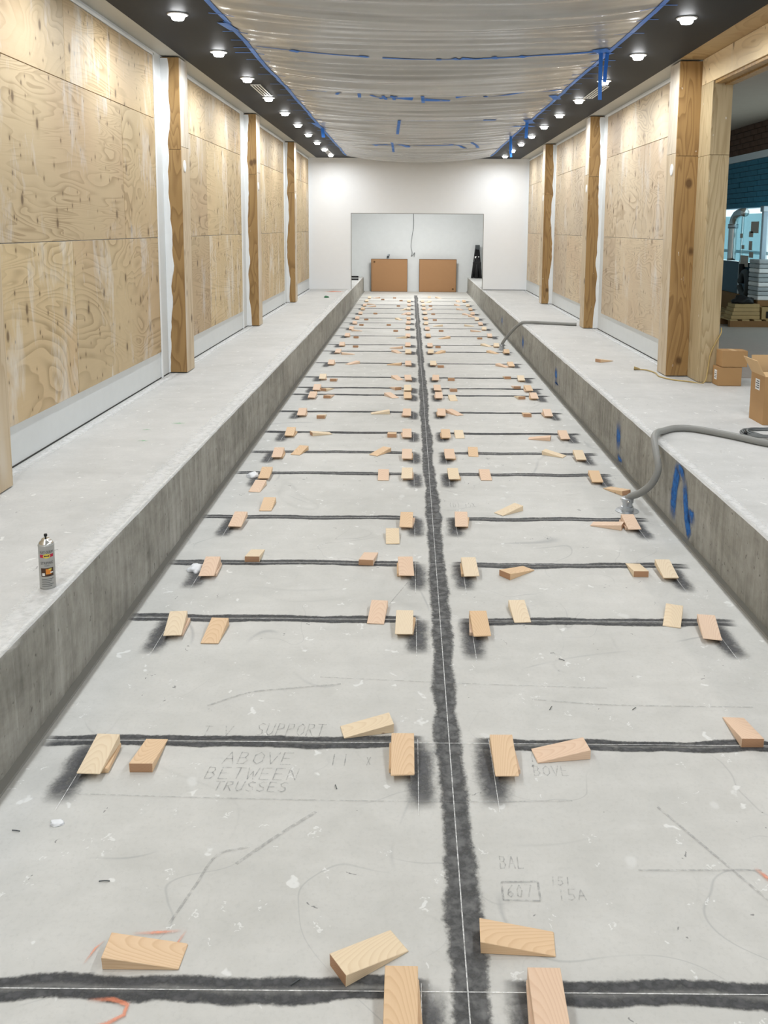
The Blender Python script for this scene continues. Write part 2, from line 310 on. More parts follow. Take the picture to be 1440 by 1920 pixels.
M = dict(
    floor=mat_concrete('floor_concrete', (.50, .495, .465), (.66, .65, .62)),
    slab=mat_concrete('slab_concrete', (.48, .48, .465), (.645, .64, .625), scratch=False),
    curb=mat_curb(),
    white=plain('white_wall_paint', (.90, .91, .92), .55, var=.015),
    drywall=plain('primed_drywall', (.70, .72, .72), .65, var=.04),
    bead=plain('plaster_white', (.84, .85, .85), .6, var=.04),
    beige=plain('beige_soffit_paint', (.50, .485, .43), .6, var=.03),
    dark=plain('charcoal_ceiling_paint', (.029, .031, .034), .6, var=.05, spec=.12),
    coffer=plain('coffer_brown', (.24, .225, .20), .8, var=.2),
    ply=mat_ply('plywood_veneer', (.56, .435, .265), (.28, .19, .095), wash=.55),
    plyR=mat_ply('plywood_veneer_pale', (.64, .53, .385), (.37, .265, .165), wash=.55),
    plyH=mat_ply('plywood_header', (.66, .52, .33), (.42, .29, .15), wash=0.2),
    plyT=mat_ply('plywood_soffit_tan', (.46, .33, .17), (.30, .19, .08), wash=0.0),
    golden=mat_board('golden_board', (.37, .225, .085), (.47, .295, .125), (.16, .08, .028)),
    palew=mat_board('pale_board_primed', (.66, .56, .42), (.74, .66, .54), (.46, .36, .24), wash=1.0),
    pale=mat_board('pale_board', (.62, .50, .34), (.70, .58, .42), (.42, .30, .17), wash=.5),
    jamb=mat_board('jamb_board', (.52, .41, .24), (.62, .50, .32), (.30, .21, .10)),
    wedgeA=mat_wedge('pine_pale', (.82, .67, .47), (.86, .73, .55), (.65, .47, .29)),
    wedgeB=mat_wedge('fir_pink', (.80, .59, .43), (.84, .65, .50), (.63, .39, .25)),
    wedgeC=mat_wedge('fir_orange', (.78, .56, .35), (.82, .61, .41), (.58, .35, .18)),
    endgrain=mat_wedge('end_grain', (.50, .29, .17), (.58, .36, .22), (.34, .17, .09)),
    stripe1=mat_paint('stripe_spray_single', (.026, .027, .03), 1.05, .30, .2, inner=(.07, .07, .072)),
    stripe=mat_paint('stripe_spray', (.040, .042, .045), 1.0, .30, .25, centre=.45, inner=(.12, .12, .122)),
    band=mat_paint('band_spray', (.050, .051, .053), 1.0, .45, .5, scl=.8, inner=(.19, .19, .188)),
    stub=mat_paint('stub_spray', (.07, .072, .075), .9, .85, .5, inner=(.15, .15, .155)),
    chalk=mat_paint('chalk_line', (.72, .72, .71), .65, .3, .6, scl=3),
    dust=mat_paint('plaster_dust', (.84, .84, .83), .65, .95, .5, inner=(.88, .88, .87)),
    blue=mat_paint('blue_spray', (.02, .12, .42), 1.0, .6, .3, inner=(.03, .19, .55)),
    orange=mat_paint('orange_spray', (.85, .27, .14), .7, .8, .8, inner=(.9, .36, .22)),
    green=mat_paint('green_spray', (.25, .62, .30), .6, .9, .6, inner=(.35, .7, .4)),
    pencil=mat_pencil('pencil_grey', (.20, .21, .22), .42),
    scuff=mat_pencil('scuff_grey', (.30, .30, .30), .34),
    pencil2=mat_pencil('pencil_faint', (.24, .25, .26), .32),
    tape=plain('blue_tape', (.03, .18, .62), .5, var=.12),

    film=mat_film(),
    trim=plain('lamp_trim', (.85, .85, .85), .35), lens=emit('lamp_lens', (.98, .99, 1.0), 40.0),
    alu=plain('white_aluminium', (.88, .88, .87), .35), black=plain('black_plastic', (.012, .012, .013), .45), slot=plain('slot_black', (.02, .02, .02), .8),
    card=plain('cardboard', (.44, .26, .115), .75, var=.05), cardlt=plain('cardboard_inner', (.62, .42, .22), .75), carddk=plain('cardboard_edge', (.16, .09, .04), .8),
    panel=plain('hardboard', (.40, .22, .105), .6, var=.03),
    paper=plain('white_paper', (.85, .85, .84), .6), ink=plain('print_ink', (.05, .05, .05), .6),
    conduit=plain('grey_conduit', (.27, .27, .255), .42, var=.05), cable=plain('grey_cable', (.16, .17, .17), .5),
    cord=plain('tan_cord', (.50, .37, .15), .5), brass=plain('brass_plug', (.36, .27, .12), .4, metal=.3),
    galv=plain('galvanised', (.52, .55, .58), .3, metal=.8), chrome=plain('chrome_steel', (.72, .72, .70), .22, metal=.95),
    can=plain('can_grey', (.44, .44, .425), .35, metal=.35), red=plain('print_red', (.50, .02, .06), .4), yellow=plain('print_yellow', (.72, .60, .10), .4),
    orangep=plain('print_orange', (.75, .26, .04), .5), brownp=plain('print_brown', (.07, .035, .02), .5), whitep=plain('print_white', (.82, .80, .76), .5), greyp=plain('print_grey', (.10, .10, .10), .5),
    plasterchip=plain('plaster_chip', (.85, .86, .88), .7), gap=plain('joint_dark', (.05, .048, .045), .9), joint=plain('joint_filler', (.30, .295, .27), .8),
    room=plain('other_room_ceiling', (.46, .36, .28), .8), rfloor=plain('dimmed_floor_brown', (.40, .35, .31), .6, var=.1),
    brickbr=plain('brick_brown', (.16, .085, .055), .8, var=.4), brickbl=plain('brick_blue', (.06, .22, .32), .7, var=.35), mortar=plain('mortar', (.06, .08, .09), .9), mortarb=plain('mortar_brown', (.04, .03, .025), .9),
    day=emit('daylight_window', (.66, .88, .95), 1.6), bluewall=plain('pale_blue_wall', (.55, .68, .78), .6),
    glass=mat_glass('glass_pale', (.70, .88, .92), .35), glassdk=mat_glass('glass_dark', (.05, .10, .13), .75), lumber=plain('lumber', (.48, .34, .16), .7, var=.15), lumberdk=plain('lumber_dark', (.28, .15, .06), .7, var=.15),
    wrap=plain('grey_wrap', (.45, .48, .49), .35, var=.2), sticker=plain('sticker_tan', (.55, .48, .42), .7), darkgrey=plain('dark_grey', (.07, .08, .085), .5),
)

# ------------------------------------------------------------------ the setting
SL, CZ = 0.47, 3.79                      # raised slab level, dark ceiling level
XL, XR = -1.50, 1.855                    # pit sides
WL, WR = -2.60, 3.00                     # wall planes
FL, FR = -2.41, 2.78                     # column fronts
YB, YR, Y0 = 22.70, 28.50, -6.0          # end wall, recess wall, behind the camera

floor = struct(box('floor', XL-.02, XR+.02, 1.30, YR+.1, -.15, 0.0, M['floor']), 'sunken concrete lane floor with dark sprayed stripes')
def ragged_slab(name, xe, xo, y0, y1, sgn, parts_mat, label):
    """raised slab: worn top edge towards the pit"""
    n = 170; V, F = [], []
    for i in range(n+1):
        y = y0+(y1-y0)*i/n; j = .006*mn.noise((y*3.1, xe, 0)) + .004*mn.noise((y*11, xe, 3))
        for (x, z) in ((xo, SL), (xe-sgn*(.022+j*.4), SL), (xe-sgn*.006+j, SL-.010+j*.5)):
            V.append((x, y, z))
    for i in range(n):
        for k in range(2):
            a = i*3+k; f = (a, a+1, a+4, a+3); F.append(f if sgn < 0 else f[::-1])
    V += [(xo, y0, -.15), (xe, y0, -.15), (xo, y1, -.15), (xe, y1, -.15)]
    top = struct(mesh(name, V, F, parts_mat), label)
    V2, F2 = [], []
    for i in range(n+1):
        y = y0+(y1-y0)*i/n; j = .006*mn.noise((y*3.1, xe, 0)) + .004*mn.noise((y*11, xe, 3))
        V2 += [(xe-sgn*.006+j, y, SL-.010+j*.5), (xe, y, SL*.5), (xe, y, -.02)]
    for i in range(n):
        for k in range(2):
            a = i*3+k; f = (a, a+1, a+4, a+3); F2.append(f if sgn < 0 else f[::-1])
    mesh('curb_face', V2, F2, M['curb'], top)
    return top
slabL = ragged_slab('floor_raised_left', XL, WL-.2, Y0, YR, 1, M['slab'], 'raised concrete walkway along the left plywood wall')
slabR = ragged_slab('floor_raised_right', XR, 7.2, Y0, YR, -1, M['slab'], 'raised concrete floor along the right side, running into the next room')
for o in (slabL, slabR):
    o.data.polygons  # (faces already oriented)
struct(box('floor_approach', XL, XR, Y0, 1.30, -.15, SL, M['slab']), 'raised concrete approach in front of the sunken floor')
for s_, x in ((1, XL), (-1, XR)):
    box('joint_strip', min(x, x+s_*.035), max(x, x+s_*.035), 1.32, YR-.02, 0.0, .012, M['joint'], floor)

struct(box('floor_dim_sheet', 3.30, 6.56, 9.35, 20.0, SL, SL+.004, M['rfloor']), 'thin brownish sheet added over the next-room slab, dimness put into its colour')  # sheet added over the slab; the next room's dimness is in its brown
# walls
wallL = struct(box('wall_left', WL-.2, WL, Y0, YB, SL, 4.7, M['drywall']), 'left wall, grey-white drywall faced with plywood sheets')
wallR = struct(box('wall_right', WR, WR+.2, 9.44, YB, SL, 4.7, M['drywall']), 'right wall, grey-white drywall faced with plywood sheets')
bm = bmesh.new()
OX0, OX1, OZ = -1.52, 1.865, 2.41
bm_box(bm, WL-.2, OX0, YB, YB+.14, SL, 4.7); bm_box(bm, OX1, WR+.2, YB, YB+.14, SL, 4.7); bm_box(bm, OX0, OX1, YB, YB+.14, OZ, 4.7)
wallB = struct(bmobj('wall_back', bm, M['white']), 'white end wall with a wide low opening')
for (a, b, c, d) in ((OX0, OX1, OZ-.012, OZ+.004), (OX0-.004, OX0+.012, SL, OZ), (OX1-.012, OX1+.004, SL, OZ)):
    box('corner_bead', a, b, YB-.004, YB+.002, c, d, M['joint'], wallB)
wrec = struct(box('wall_recess', WL-.6, WR+.6, YR, YR+.15, -.1, 3.4, M['drywall']), 'back wall of the machine recess')
struct(box('wall_recess_left', WL-.6, WL-.45, YB+.14, YR, SL-.05, 3.4, M['drywall']), 'left side wall of the recess')
struct(box('wall_recess_right', WR+.45, WR+.6, YB+.14, YR, SL-.05, 3.4, M['drywall']), 'right side wall of the recess')
struct(box('ceiling_recess', WL-.6, WR+.6, YB+.14, YR+.15, 3.3, 3.4, M['white']), 'ceiling of the recess')
struct(box('wall_front', WL-.2, 7.2, Y0-.15, Y0, SL-.1, 4.7, M['white']), 'wall behind the camera')
box('baseboard_gap', OX1+.02, WR-.02, YB-.006, YB, SL, SL+.012, M['gap'], wallB)

# ceiling: two charcoal strips, beige soffits at the walls, raised middle
TL, TR = -1.58, 1.94
ceil = struct(box('ceiling', TL-.05, TR+.05, Y0, YB, 4.55, 4.65, M['coffer']), 'raised brown middle ceiling above the plastic')
struct(box('ceiling_strip_left', FL+.02, TL, Y0, YB, CZ, CZ+.12, M['dark']), 'charcoal ceiling strip with downlights on the left')
struct(box('ceiling_strip_right', TR, FR-.02, Y0, YB, CZ, CZ+.12, M['dark']), 'charcoal ceiling strip with downlights on the right')
struct(box('ceiling_strip_end', TL, TR, 21.9, YB, CZ, CZ+.12, M['dark']), 'charcoal ceiling strip along the white end wall')
struct(box('ceiling_soffit_left', WL-.05, FL+.02, Y0, YB, CZ+.004, CZ+.12, M['beige']), 'beige soffit between the left columns')
struct(box('ceiling_soffit_right', FR-.02, WR+.05, 9.42, YB, CZ+.004, CZ+.12, M['beige']), 'beige soffit between the right columns')
sofR = struct(bpy.data.objects.new('ceiling_soffit_near', None), 'tan plywood soffit above the wide opening'); link(sofR)
for i, (a, b) in enumerate(((7.2, 9.41), (4.7, 7.19), (2.2, 4.69), (-.3, 2.19), (-6, -.31))):
    box('plywood_panel', FR-.02, WR+.05, a, b, CZ+.002, CZ+.03, M['plyT'], sofR)
struct(box('wall_coffer_left', TL-.06, TL, Y0, YB, CZ+.12, 4.6, M['coffer'])); struct(box('wall_coffer_right', TR, TR+.06, Y0, YB, CZ+.12, 4.6, M['coffer']))
struct(box('wall_coffer_end', TL, TR, 21.9, 21.96, CZ+.12, 4.6, M['coffer'])); struct(box('wall_coffer_front', TL, TR, Y0, Y0+.05, CZ, 4.6, M['coffer']))

# plywood sheets on the walls, each its own piece
def bay(wall, x, sgn, y0, y1, rows, mat):
    for (z0, z1, cuts) in rows:
        ys = [y0]+[c for c in cuts if y0 < c < y1]+[y1]
        for a, b in zip(ys[:-1], ys[1:]):
            d = .013+.003*rnd.random(); g = .003
            x0, x1 = (x, x+d) if sgn > 0 else (x-d, x)
            o = box('plywood_panel', x0, x1, a+g, b-g, z0+g, z1-g, mat, wall, bev=.0015)
def rows(b, m, t): return [(.745, 1.932, b), (1.932, 3.12, m), (3.12, 3.735, t)]
bay(wallL, WL, 1, -5.5, 4.84, rows([-3.1, -.6, 1.9, 4.3], [-1.9, .6, 3.1], [-3.1, -.6, 1.9, 4.3]), M['ply'])
bay(wallL, WL, 1, 5.21, 9.08, rows([6.79], [8.05], [6.79]), M['ply'])
bay(wallL, WL, 1, 9.76, 13.60, rows([11.40], [11.33, 12.62], [11.30]), M['ply'])
bay(wallL, WL, 1, 14.36, 18.16, rows([16.1], [16.6], [16.1]), M['ply'])
bay(wallL, WL, 1, 18.90, 22.58, rows([20.9], [21.2], [20.9]), M['ply'])
bay(wallR, WR, -1, 9.77, 13.70, rows([12.9], [11.48], [12.82]), M['plyR'])
bay(wallR, WR, -1, 14.30, 18.40, rows([16.9], [16.2], [16.5]), M['plyR'])
bay(wallR, WR, -1, 18.92, 22.58, rows([20.6], [21.0], [20.6]), M['plyR'])
for (a, b) in ((5.2, 9.12), (9.75, 13.66), (14.35, 18.22), (18.9, 22.66)):
    box('corner_bead', WL, WL+.02, a, b, 3.738, 3.765, M['bead'], wallL, bev=.004)
    if b < 22: box('corner_bead', WL, WL+.02, b-.035, b, .47, 3.765, M['bead'], wallL, bev=.004)
for (a, b) in ((9.76, 13.76), (14.3, 18.46), (18.9, 22.66)):
    box('corner_bead', WR-.02, WR, a, b, 3.738, 3.765, M['bead'], wallR, bev=.004)
# dark gap and plaster smear where the walls meet the slab
for (w, x, s_, spans) in ((wallL, WL, 1, ((5.22, 9.38), (9.78, 13.98), (14.38, 18.48), (18.88, 22.66))), (wallR, WR, -1, ((9.8, 13.98), (14.3, 18.58), (18.9, 22.66)))):
    for (a, b) in spans:
        box('floor_gap', min(x, x+s_*.006), max(x, x+s_*.006), a, b, SL+.001, SL+.010, M['gap'], w)

# columns
def ragged(name, xs, yv, z0, z1, mat, parent, sgn):
    """plaster smeared over the column face along the wall, ragged edge"""
    n = 60; V, F = [], []
    for i in range(n+1):
        z = z0+(z1-z0)*i/n
        wd = .05+.05*mn.noise((z*1.2, yv, 1))+.025*mn.noise((z*5, yv, 2))+.008*mn.noise((z*17, yv, 5))
        wd = max(.012, wd)
        V += [(xs, yv-.008, z), (xs+sgn*wd, yv-.007, z), (xs+sgn*(wd+.004), yv-.0005, z)]
    for i in range(n):
        for k in range(2):
            a = i*3+k; f = (a, a+1, a+4, a+3); F.append(f if sgn > 0 else f[::-1])
    return mesh(name, V, F, mat, parent)
def column(side, y0, label, seam, plast=True, dy=.34, wx=None):
    s_ = 1 if side == 'L' else -1
    xw, xf = (WL, FL) if side == 'L' else (wx or WR, FR)
    top = CZ-.012
    r = tag(empty('timber_column', ((xw+xf)/2, y0+dy/2, SL)), label, 'column', 'boarded columns along the walls')
    def bb(x0, x1): return (min(x0, x1), max(x0, x1))
    P = []
    a, b = bb(xw, xf-s_*.02)
    P.append(box('core', a, b, y0+.02, y0+dy-.02, SL+.004, top-.01, M['joint']))
    for (z0, z1) in ((SL+.012, seam-.002), (seam+.002, top)):
        a, b = bb(xw, xf-s_*.001); P.append(box('near_board', a, b, y0, y0+.02, z0, z1, M['golden'], bev=.002))
    for (z0, z1) in ((SL+.008, seam+.03), (seam+.034, top)):
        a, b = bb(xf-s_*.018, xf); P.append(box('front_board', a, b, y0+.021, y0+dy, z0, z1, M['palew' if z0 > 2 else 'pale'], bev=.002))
    a, b = bb(xw, xf-s_*.019); P.append(box('far_board', a, b, y0+dy-.019, y0+dy, SL+.008, top, M['pale']))
    if plast: P.append(ragged('plaster_edge', xw, y0, SL+.01, top-.01, M['bead'], None, s_))
    # oval blanking plate on the face towards the lane
    V, F = [], []; n = 24; zc, yc = 2.68, y0+.13
    for (sc_, dx) in ((1.0, .0002), (1.0, .005), (.86, .008)):
        for k in range(n):
            t = 2*math.pi*k/n; V.append((xf+s_*dx, yc+.052*sc_*math.cos(t), zc+.062*sc_*math.sin(t)))
    for j in range(2):
        for k in range(n):
            f = (j*n+k, j*n+(k+1) % n, (j+1)*n+(k+1) % n, (j+1)*n+k); F.append(f if s_ > 0 else f[::-1])
    f = tuple(range(2*n, 3*n)); F.append(f if s_ > 0 else f[::-1])
    P.append(mesh('cover_plate', V, F, M['trim'], None)); P[-1]['label'] = 'white oval cover plate'
    adopt(r, *P); return r
for i, (y, sm) in enumerate(((4.86, 2.9), (9.41, 2.845), (14.0, 2.86), (18.5, 2.75))):
    column('L', y, ['boarded column at the left edge, nearest the camera', 'boarded left column with ragged plaster edge, nearest one seen whole', 'boarded left column, middle one of three seen whole', 'boarded left column nearest the white end wall'][i], sm)
for i, (y, sm) in enumerate(((9.42, 2.815), (14.0, 2.862), (18.58, 2.75))):
    column('R', y, ['broad boarded right column beside the wide opening', 'boarded right column with ragged plaster edge, beside a grey conduit', 'boarded right column nearest the white end wall'][i], sm, plast=i > 0, wx=3.03 if i == 0 else None)

# opening to the next room: boarded jamb and plywood header
jb = struct(bpy.data.objects.new('trim_1', None), 'boarded jamb of the wide opening on the right'); link(jb)
box('jamb_core', WR+.031, WR+.2, 9.079, 9.44, SL+.002, 3.6, M['joint'], jb)
for (z0, z1) in ((SL+.006, 2.80), (2.803, 3.528)):
    box('board', WR+.012, WR+.03, 9.060, 9.418, z0, z1, M['jamb'], jb, bev=.002)
    box('board', WR+.03, WR+.21, 9.058, 9.078, z0, z1, M['jamb'], jb, bev=.002)
hd = struct(bpy.data.objects.new('trim_2', None), 'plywood header over the wide opening on the right'); link(hd)
for (a, b) in ((7.6, 9.415), (5.2, 7.596), (2.8, 5.196), (.4, 2.796), (-2, .396), (-6, -2.004)):
    box('plywood_panel', WR+.012, WR+.03, a, b, 3.53, CZ, M['plyH'], hd, bev=.0015)
    box('header_board', WR+.032, WR+.125, a+.002, b-.03, 3.50, 3.60, M['golden'], hd, bev=.002)
    box('header_board', WR+.13, WR+.22, a+.001, b-.03, 3.485, 3.60, M['golden'], hd, bev=.002)
    box('header_fill', WR+.04, WR+.2, a, b, 3.6, 4.1, M['room'], hd)

# next room beyond the opening
struct(box('ceiling_next_room', WR+.2, 7.2, Y0, 20.1, 4.06, 4.16, M['room']), 'brown ceiling of the next room')
struct(box('wall_next_room_far', WR+.2, 7.2, 20.0, 20.15, SL-.1, 4.1, M['bluewall']), 'far wall of the next room')
wx_ = struct(box('wall_next_room', 6.56, 6.75, Y0, 20.0, SL-.1, 4.1, M['bluewall']), 'side wall of the next room with brickwork and windows')
def bricks(parent, x, y0, y1, z0, z1, L, Hh, mat, mort):
    box('mortar_bed', x, x+.02, y0, y1, z0, z1, mort, parent)
    me = None; n = 0; rowi = 0; z = z0
    while z+Hh <= z1+.001:
        y = y0 - (L/2 if rowi % 2 else 0)
        while y < y1-.02:
            a, b = max(y, y0), min(y+L, y1)
            if b-a > .05:
                d = .012+.012*rnd.random()
                if me is None or b-a < L-.001:
                    o = box('brick', x-.001-d, x+.002, a+.005, b-.005, z+.005, z+Hh-.005, mat, parent)
                    if b-a > L-.001: me = (o.data, a, z, d)
                else:
                    o = bpy.data.objects.new('brick', me[0]); link(o, parent); o.location = (me[3]-d, a-me[1], z-me[2])
            y += L
        z += Hh; rowi += 1
bricks(wx_, 6.53, 14.6, 18.6, 3.52, 4.06, .36, .108, M['brickbr'], M['mortarb'])
bricks(wx_, 6.53, 16.22, 18.6, 2.48, 3.38, .30, .10, M['brickbl'], M['mortar'])
struct(box('trim_3', 6.49, 6.56, 12.0, 19.0, 3.385, 3.515, M['white']), 'white band between the two brick fields')
w1 = struct(box('window_1', 6.535, 6.55, 12.5, 19.2, .95, 2.46, M['day']), 'bright daylight window in the next room')
w2 = struct(box('window_2', 6.535, 6.55, 12.5, 16.18, 2.50, 3.37, M['day']), 'upper daylight window in the next room')
for y in (13.6, 15.0, 16.2, 17.4, 18.6):
    box('window_frame', 6.50, 6.535, y, y+.06, .95, 2.46, M['alu'], w1)
box('window_frame', 6.50, 6.535, 12.5, 19.2, 1.60, 1.66, M['alu'], w1)
for y in (13.6, 15.0): box('window_frame', 6.50, 6.535, y, y+.06, 2.5, 3.37, M['alu'], w2)

# ------------------------------------------------------------------ paint and writing on the concrete
def strip(name, pts, hw, mat, parent, nrm=(0, 0, 1), ends=.08, fade=(1, 1), closed=False):
    P = [Vector(p) for p in pts]; N = Vector(nrm); V, F, U, Wt = [], [], [], []
    n = len(P); tot = n-1
    for i, p in enumerate(P):
        t = (P[min(i+1, n-1)]-P[max(i-1, 0)]).normalized(); s_ = t.cross(N).normalized()
        h = hw(i/tot) if callable(hw) else hw
        V += [p-s_*h*1.35, p+s_*h*1.35]; U += [-1.35, 1.35]
        f = 1.0; k = i/tot
        if fade[0]: f = min(f, k/ends if ends else 1)
        if fade[1]: f = min(f, (1-k)/ends if ends else 1)
        Wt += [max(0, f)]*2
    for i in range(n-1): F.append((2*i, 2*i+1, 2*i+3, 2*i+2))
    o = mesh(name, V, F, mat, parent)
    if o.data.polygons[0].normal.dot(N) < 0: o.data.flip_normals()
    for nm, dat in (('u', U), ('w', Wt)):
        at = o.data.attributes.new(nm, 'FLOAT', 'POINT'); at.data.foreach_set('value', dat)
    return o
def wavy(x0, x1, y, z, n, amp, seed, slope=0.0):
    return [(x0+(x1-x0)*i/n, y+slope*(x0+(x1-x0)*i/n)+amp*mn.noise((i*3.0/n*2, seed, 0.5)), z) for i in range(n+1)]
def along(x, y0, y1, z, n, amp, seed):
    return [(x+amp*mn.noise((y0+(y1-y0)*i/n, seed, 9.1)), y0+(y1-y0)*i/n, z) for i in range(n+1)]
CX = 0.175
strip('paint_stripe', along(CX, 1.32, 26.9, .0010, 300, .022, 3), lambda t: .060+.022*mn.noise((t*34, 2, 2))+.012*mn.noise((t*110, 5, 2)), M['band'], floor, ends=.004)
strip('chalk_line', [(CX-.005+.0003*y, y, .0030) for y in (1.32, 8, 16, 27)], .0022, M['chalk'], floor, ends=0, fade=(0, 0))
LINE_Y = [ 2.13, 3.29, 4.41, 5.19, 6.05, 7.19, 7.89, 8.67, 9.68, 10.69, 11.17, 11.98, 13.26, 14.54, 15.38, 16.65, 17.95, 18.97, 19.99, 21.12, 22.39, 23.48, 24.78, 25.82 ]
STACKS = {
 1: {'LI':(-0.010,2.037,90), 'RI':(0.377,2.037,90)},
 2: {'LO':(-1.182,3.135,90), 'LI':(-0.015,3.149,90), 'RI':(0.375,3.144,90)},
 3: {'LO':(-1.184,4.259,97), 'LI':(-0.017,4.290,90), 'RI':(0.372,4.284,90), 'RO':(1.540,4.261,80)},
 4: {'LO':(-1.183,5.025,90), 'LI':(-0.013,5.047,90), 'RI':(0.371,5.046,90), 'RO':(1.546,5.035,90)},
 5: {'LO':(-1.181,5.880,90), 'LI':(-0.014,5.895,90), 'RI':(0.369,5.915,90), 'RO':(1.543,5.885,90)},
 6: {'LO':(-1.180,7.049,90), 'LI':(-0.014,7.064,90), 'RI':(0.369,7.058,90), 'RO':(1.534,7.010,90)},
 7: {'LO':(-1.177,7.712,90), 'LI':(-0.017,7.689,90), 'RI':(0.366,7.700,90), 'RO':(1.533,7.696,90)},
 8: {'LO':(-1.178,8.529,90), 'LI':(-0.020,8.497,90), 'RI':(0.364,8.486,90), 'RO':(1.525,8.478,90)},
 9: {'LO':(-1.177,9.476,90), 'LI':(-0.024,9.488,90), 'RI':(0.357,9.502,90), 'RO':(1.528,9.515,90)},
 10: {'LO':(-1.171,10.476,90), 'LI':(-0.022,10.486,90), 'RI':(0.360,10.501,90), 'RO':(1.513,10.512,90)},
 11: {'LO':(-1.172,10.981,90), 'LI':(-0.023,10.990,90), 'RI':(0.356,11.006,90), 'RO':(1.515,11.015,90)},
 12: {'LO':(-1.178,11.790,90), 'LI':(-0.019,11.755,90), 'RI':(0.357,11.771,90), 'RO':(1.515,11.779,90)},
 13: {'LO':(-1.178,13.088,90), 'LI':(-0.022,13.038,90), 'RI':(0.354,13.056,90), 'RO':(1.517,13.007,90)},
 14: {'LO':(-1.173,14.308,90), 'LI':(-0.026,14.306,90), 'RI':(0.351,14.326,90), 'RO':(1.603,14.392,90)},
 15: {'LO':(-1.179,15.182,90), 'LI':(-0.028,15.175,90), 'RI':(0.351,15.126,90), 'RO':(1.513,15.190,90)},
 16: {'LO':(-1.180,16.495,90), 'LI':(-0.032,16.481,90), 'RI':(0.351,16.505,90), 'RO':(1.516,16.575,90)},
 17: {'LO':(-1.177,17.661,90), 'LI':(-0.035,17.736,90), 'RI':(0.353,17.665,90), 'RO':(1.511,17.740,90)},
 18: {'LO':(-1.176,18.675,90), 'LI':(-0.027,18.754,90), 'RI':(0.349,18.673,90), 'RO':(1.507,18.646,90)},
 19: {'LO':(-1.180,19.689,90), 'LI':(-0.029,19.654,90), 'RI':(0.355,19.682,90), 'RO':(1.502,19.647,90)},
 20: {'LO':(-1.171,20.820,90), 'LI':(-0.019,20.776,90), 'RI':(0.363,20.938,90), 'RO':(1.500,20.890,90)},
 21: {'LO':(-1.181,21.937,90), 'LI':(-0.034,22.029,90), 'RI':(0.355,22.061,90), 'RO':(1.518,22.007,90)},
 22: {'LO':(-1.183,23.016,90), 'LI':(-0.022,23.115,90), 'RI':(0.357,23.147,90), 'RO':(1.521,23.083,90)},
 23: {'LO':(-1.194,24.385,90), 'LI':(-0.024,24.310,90), 'RI':(0.345,24.342,90), 'RO':(1.504,24.446,90)},
 24: {'LO':(-1.173,25.525,90)},
}
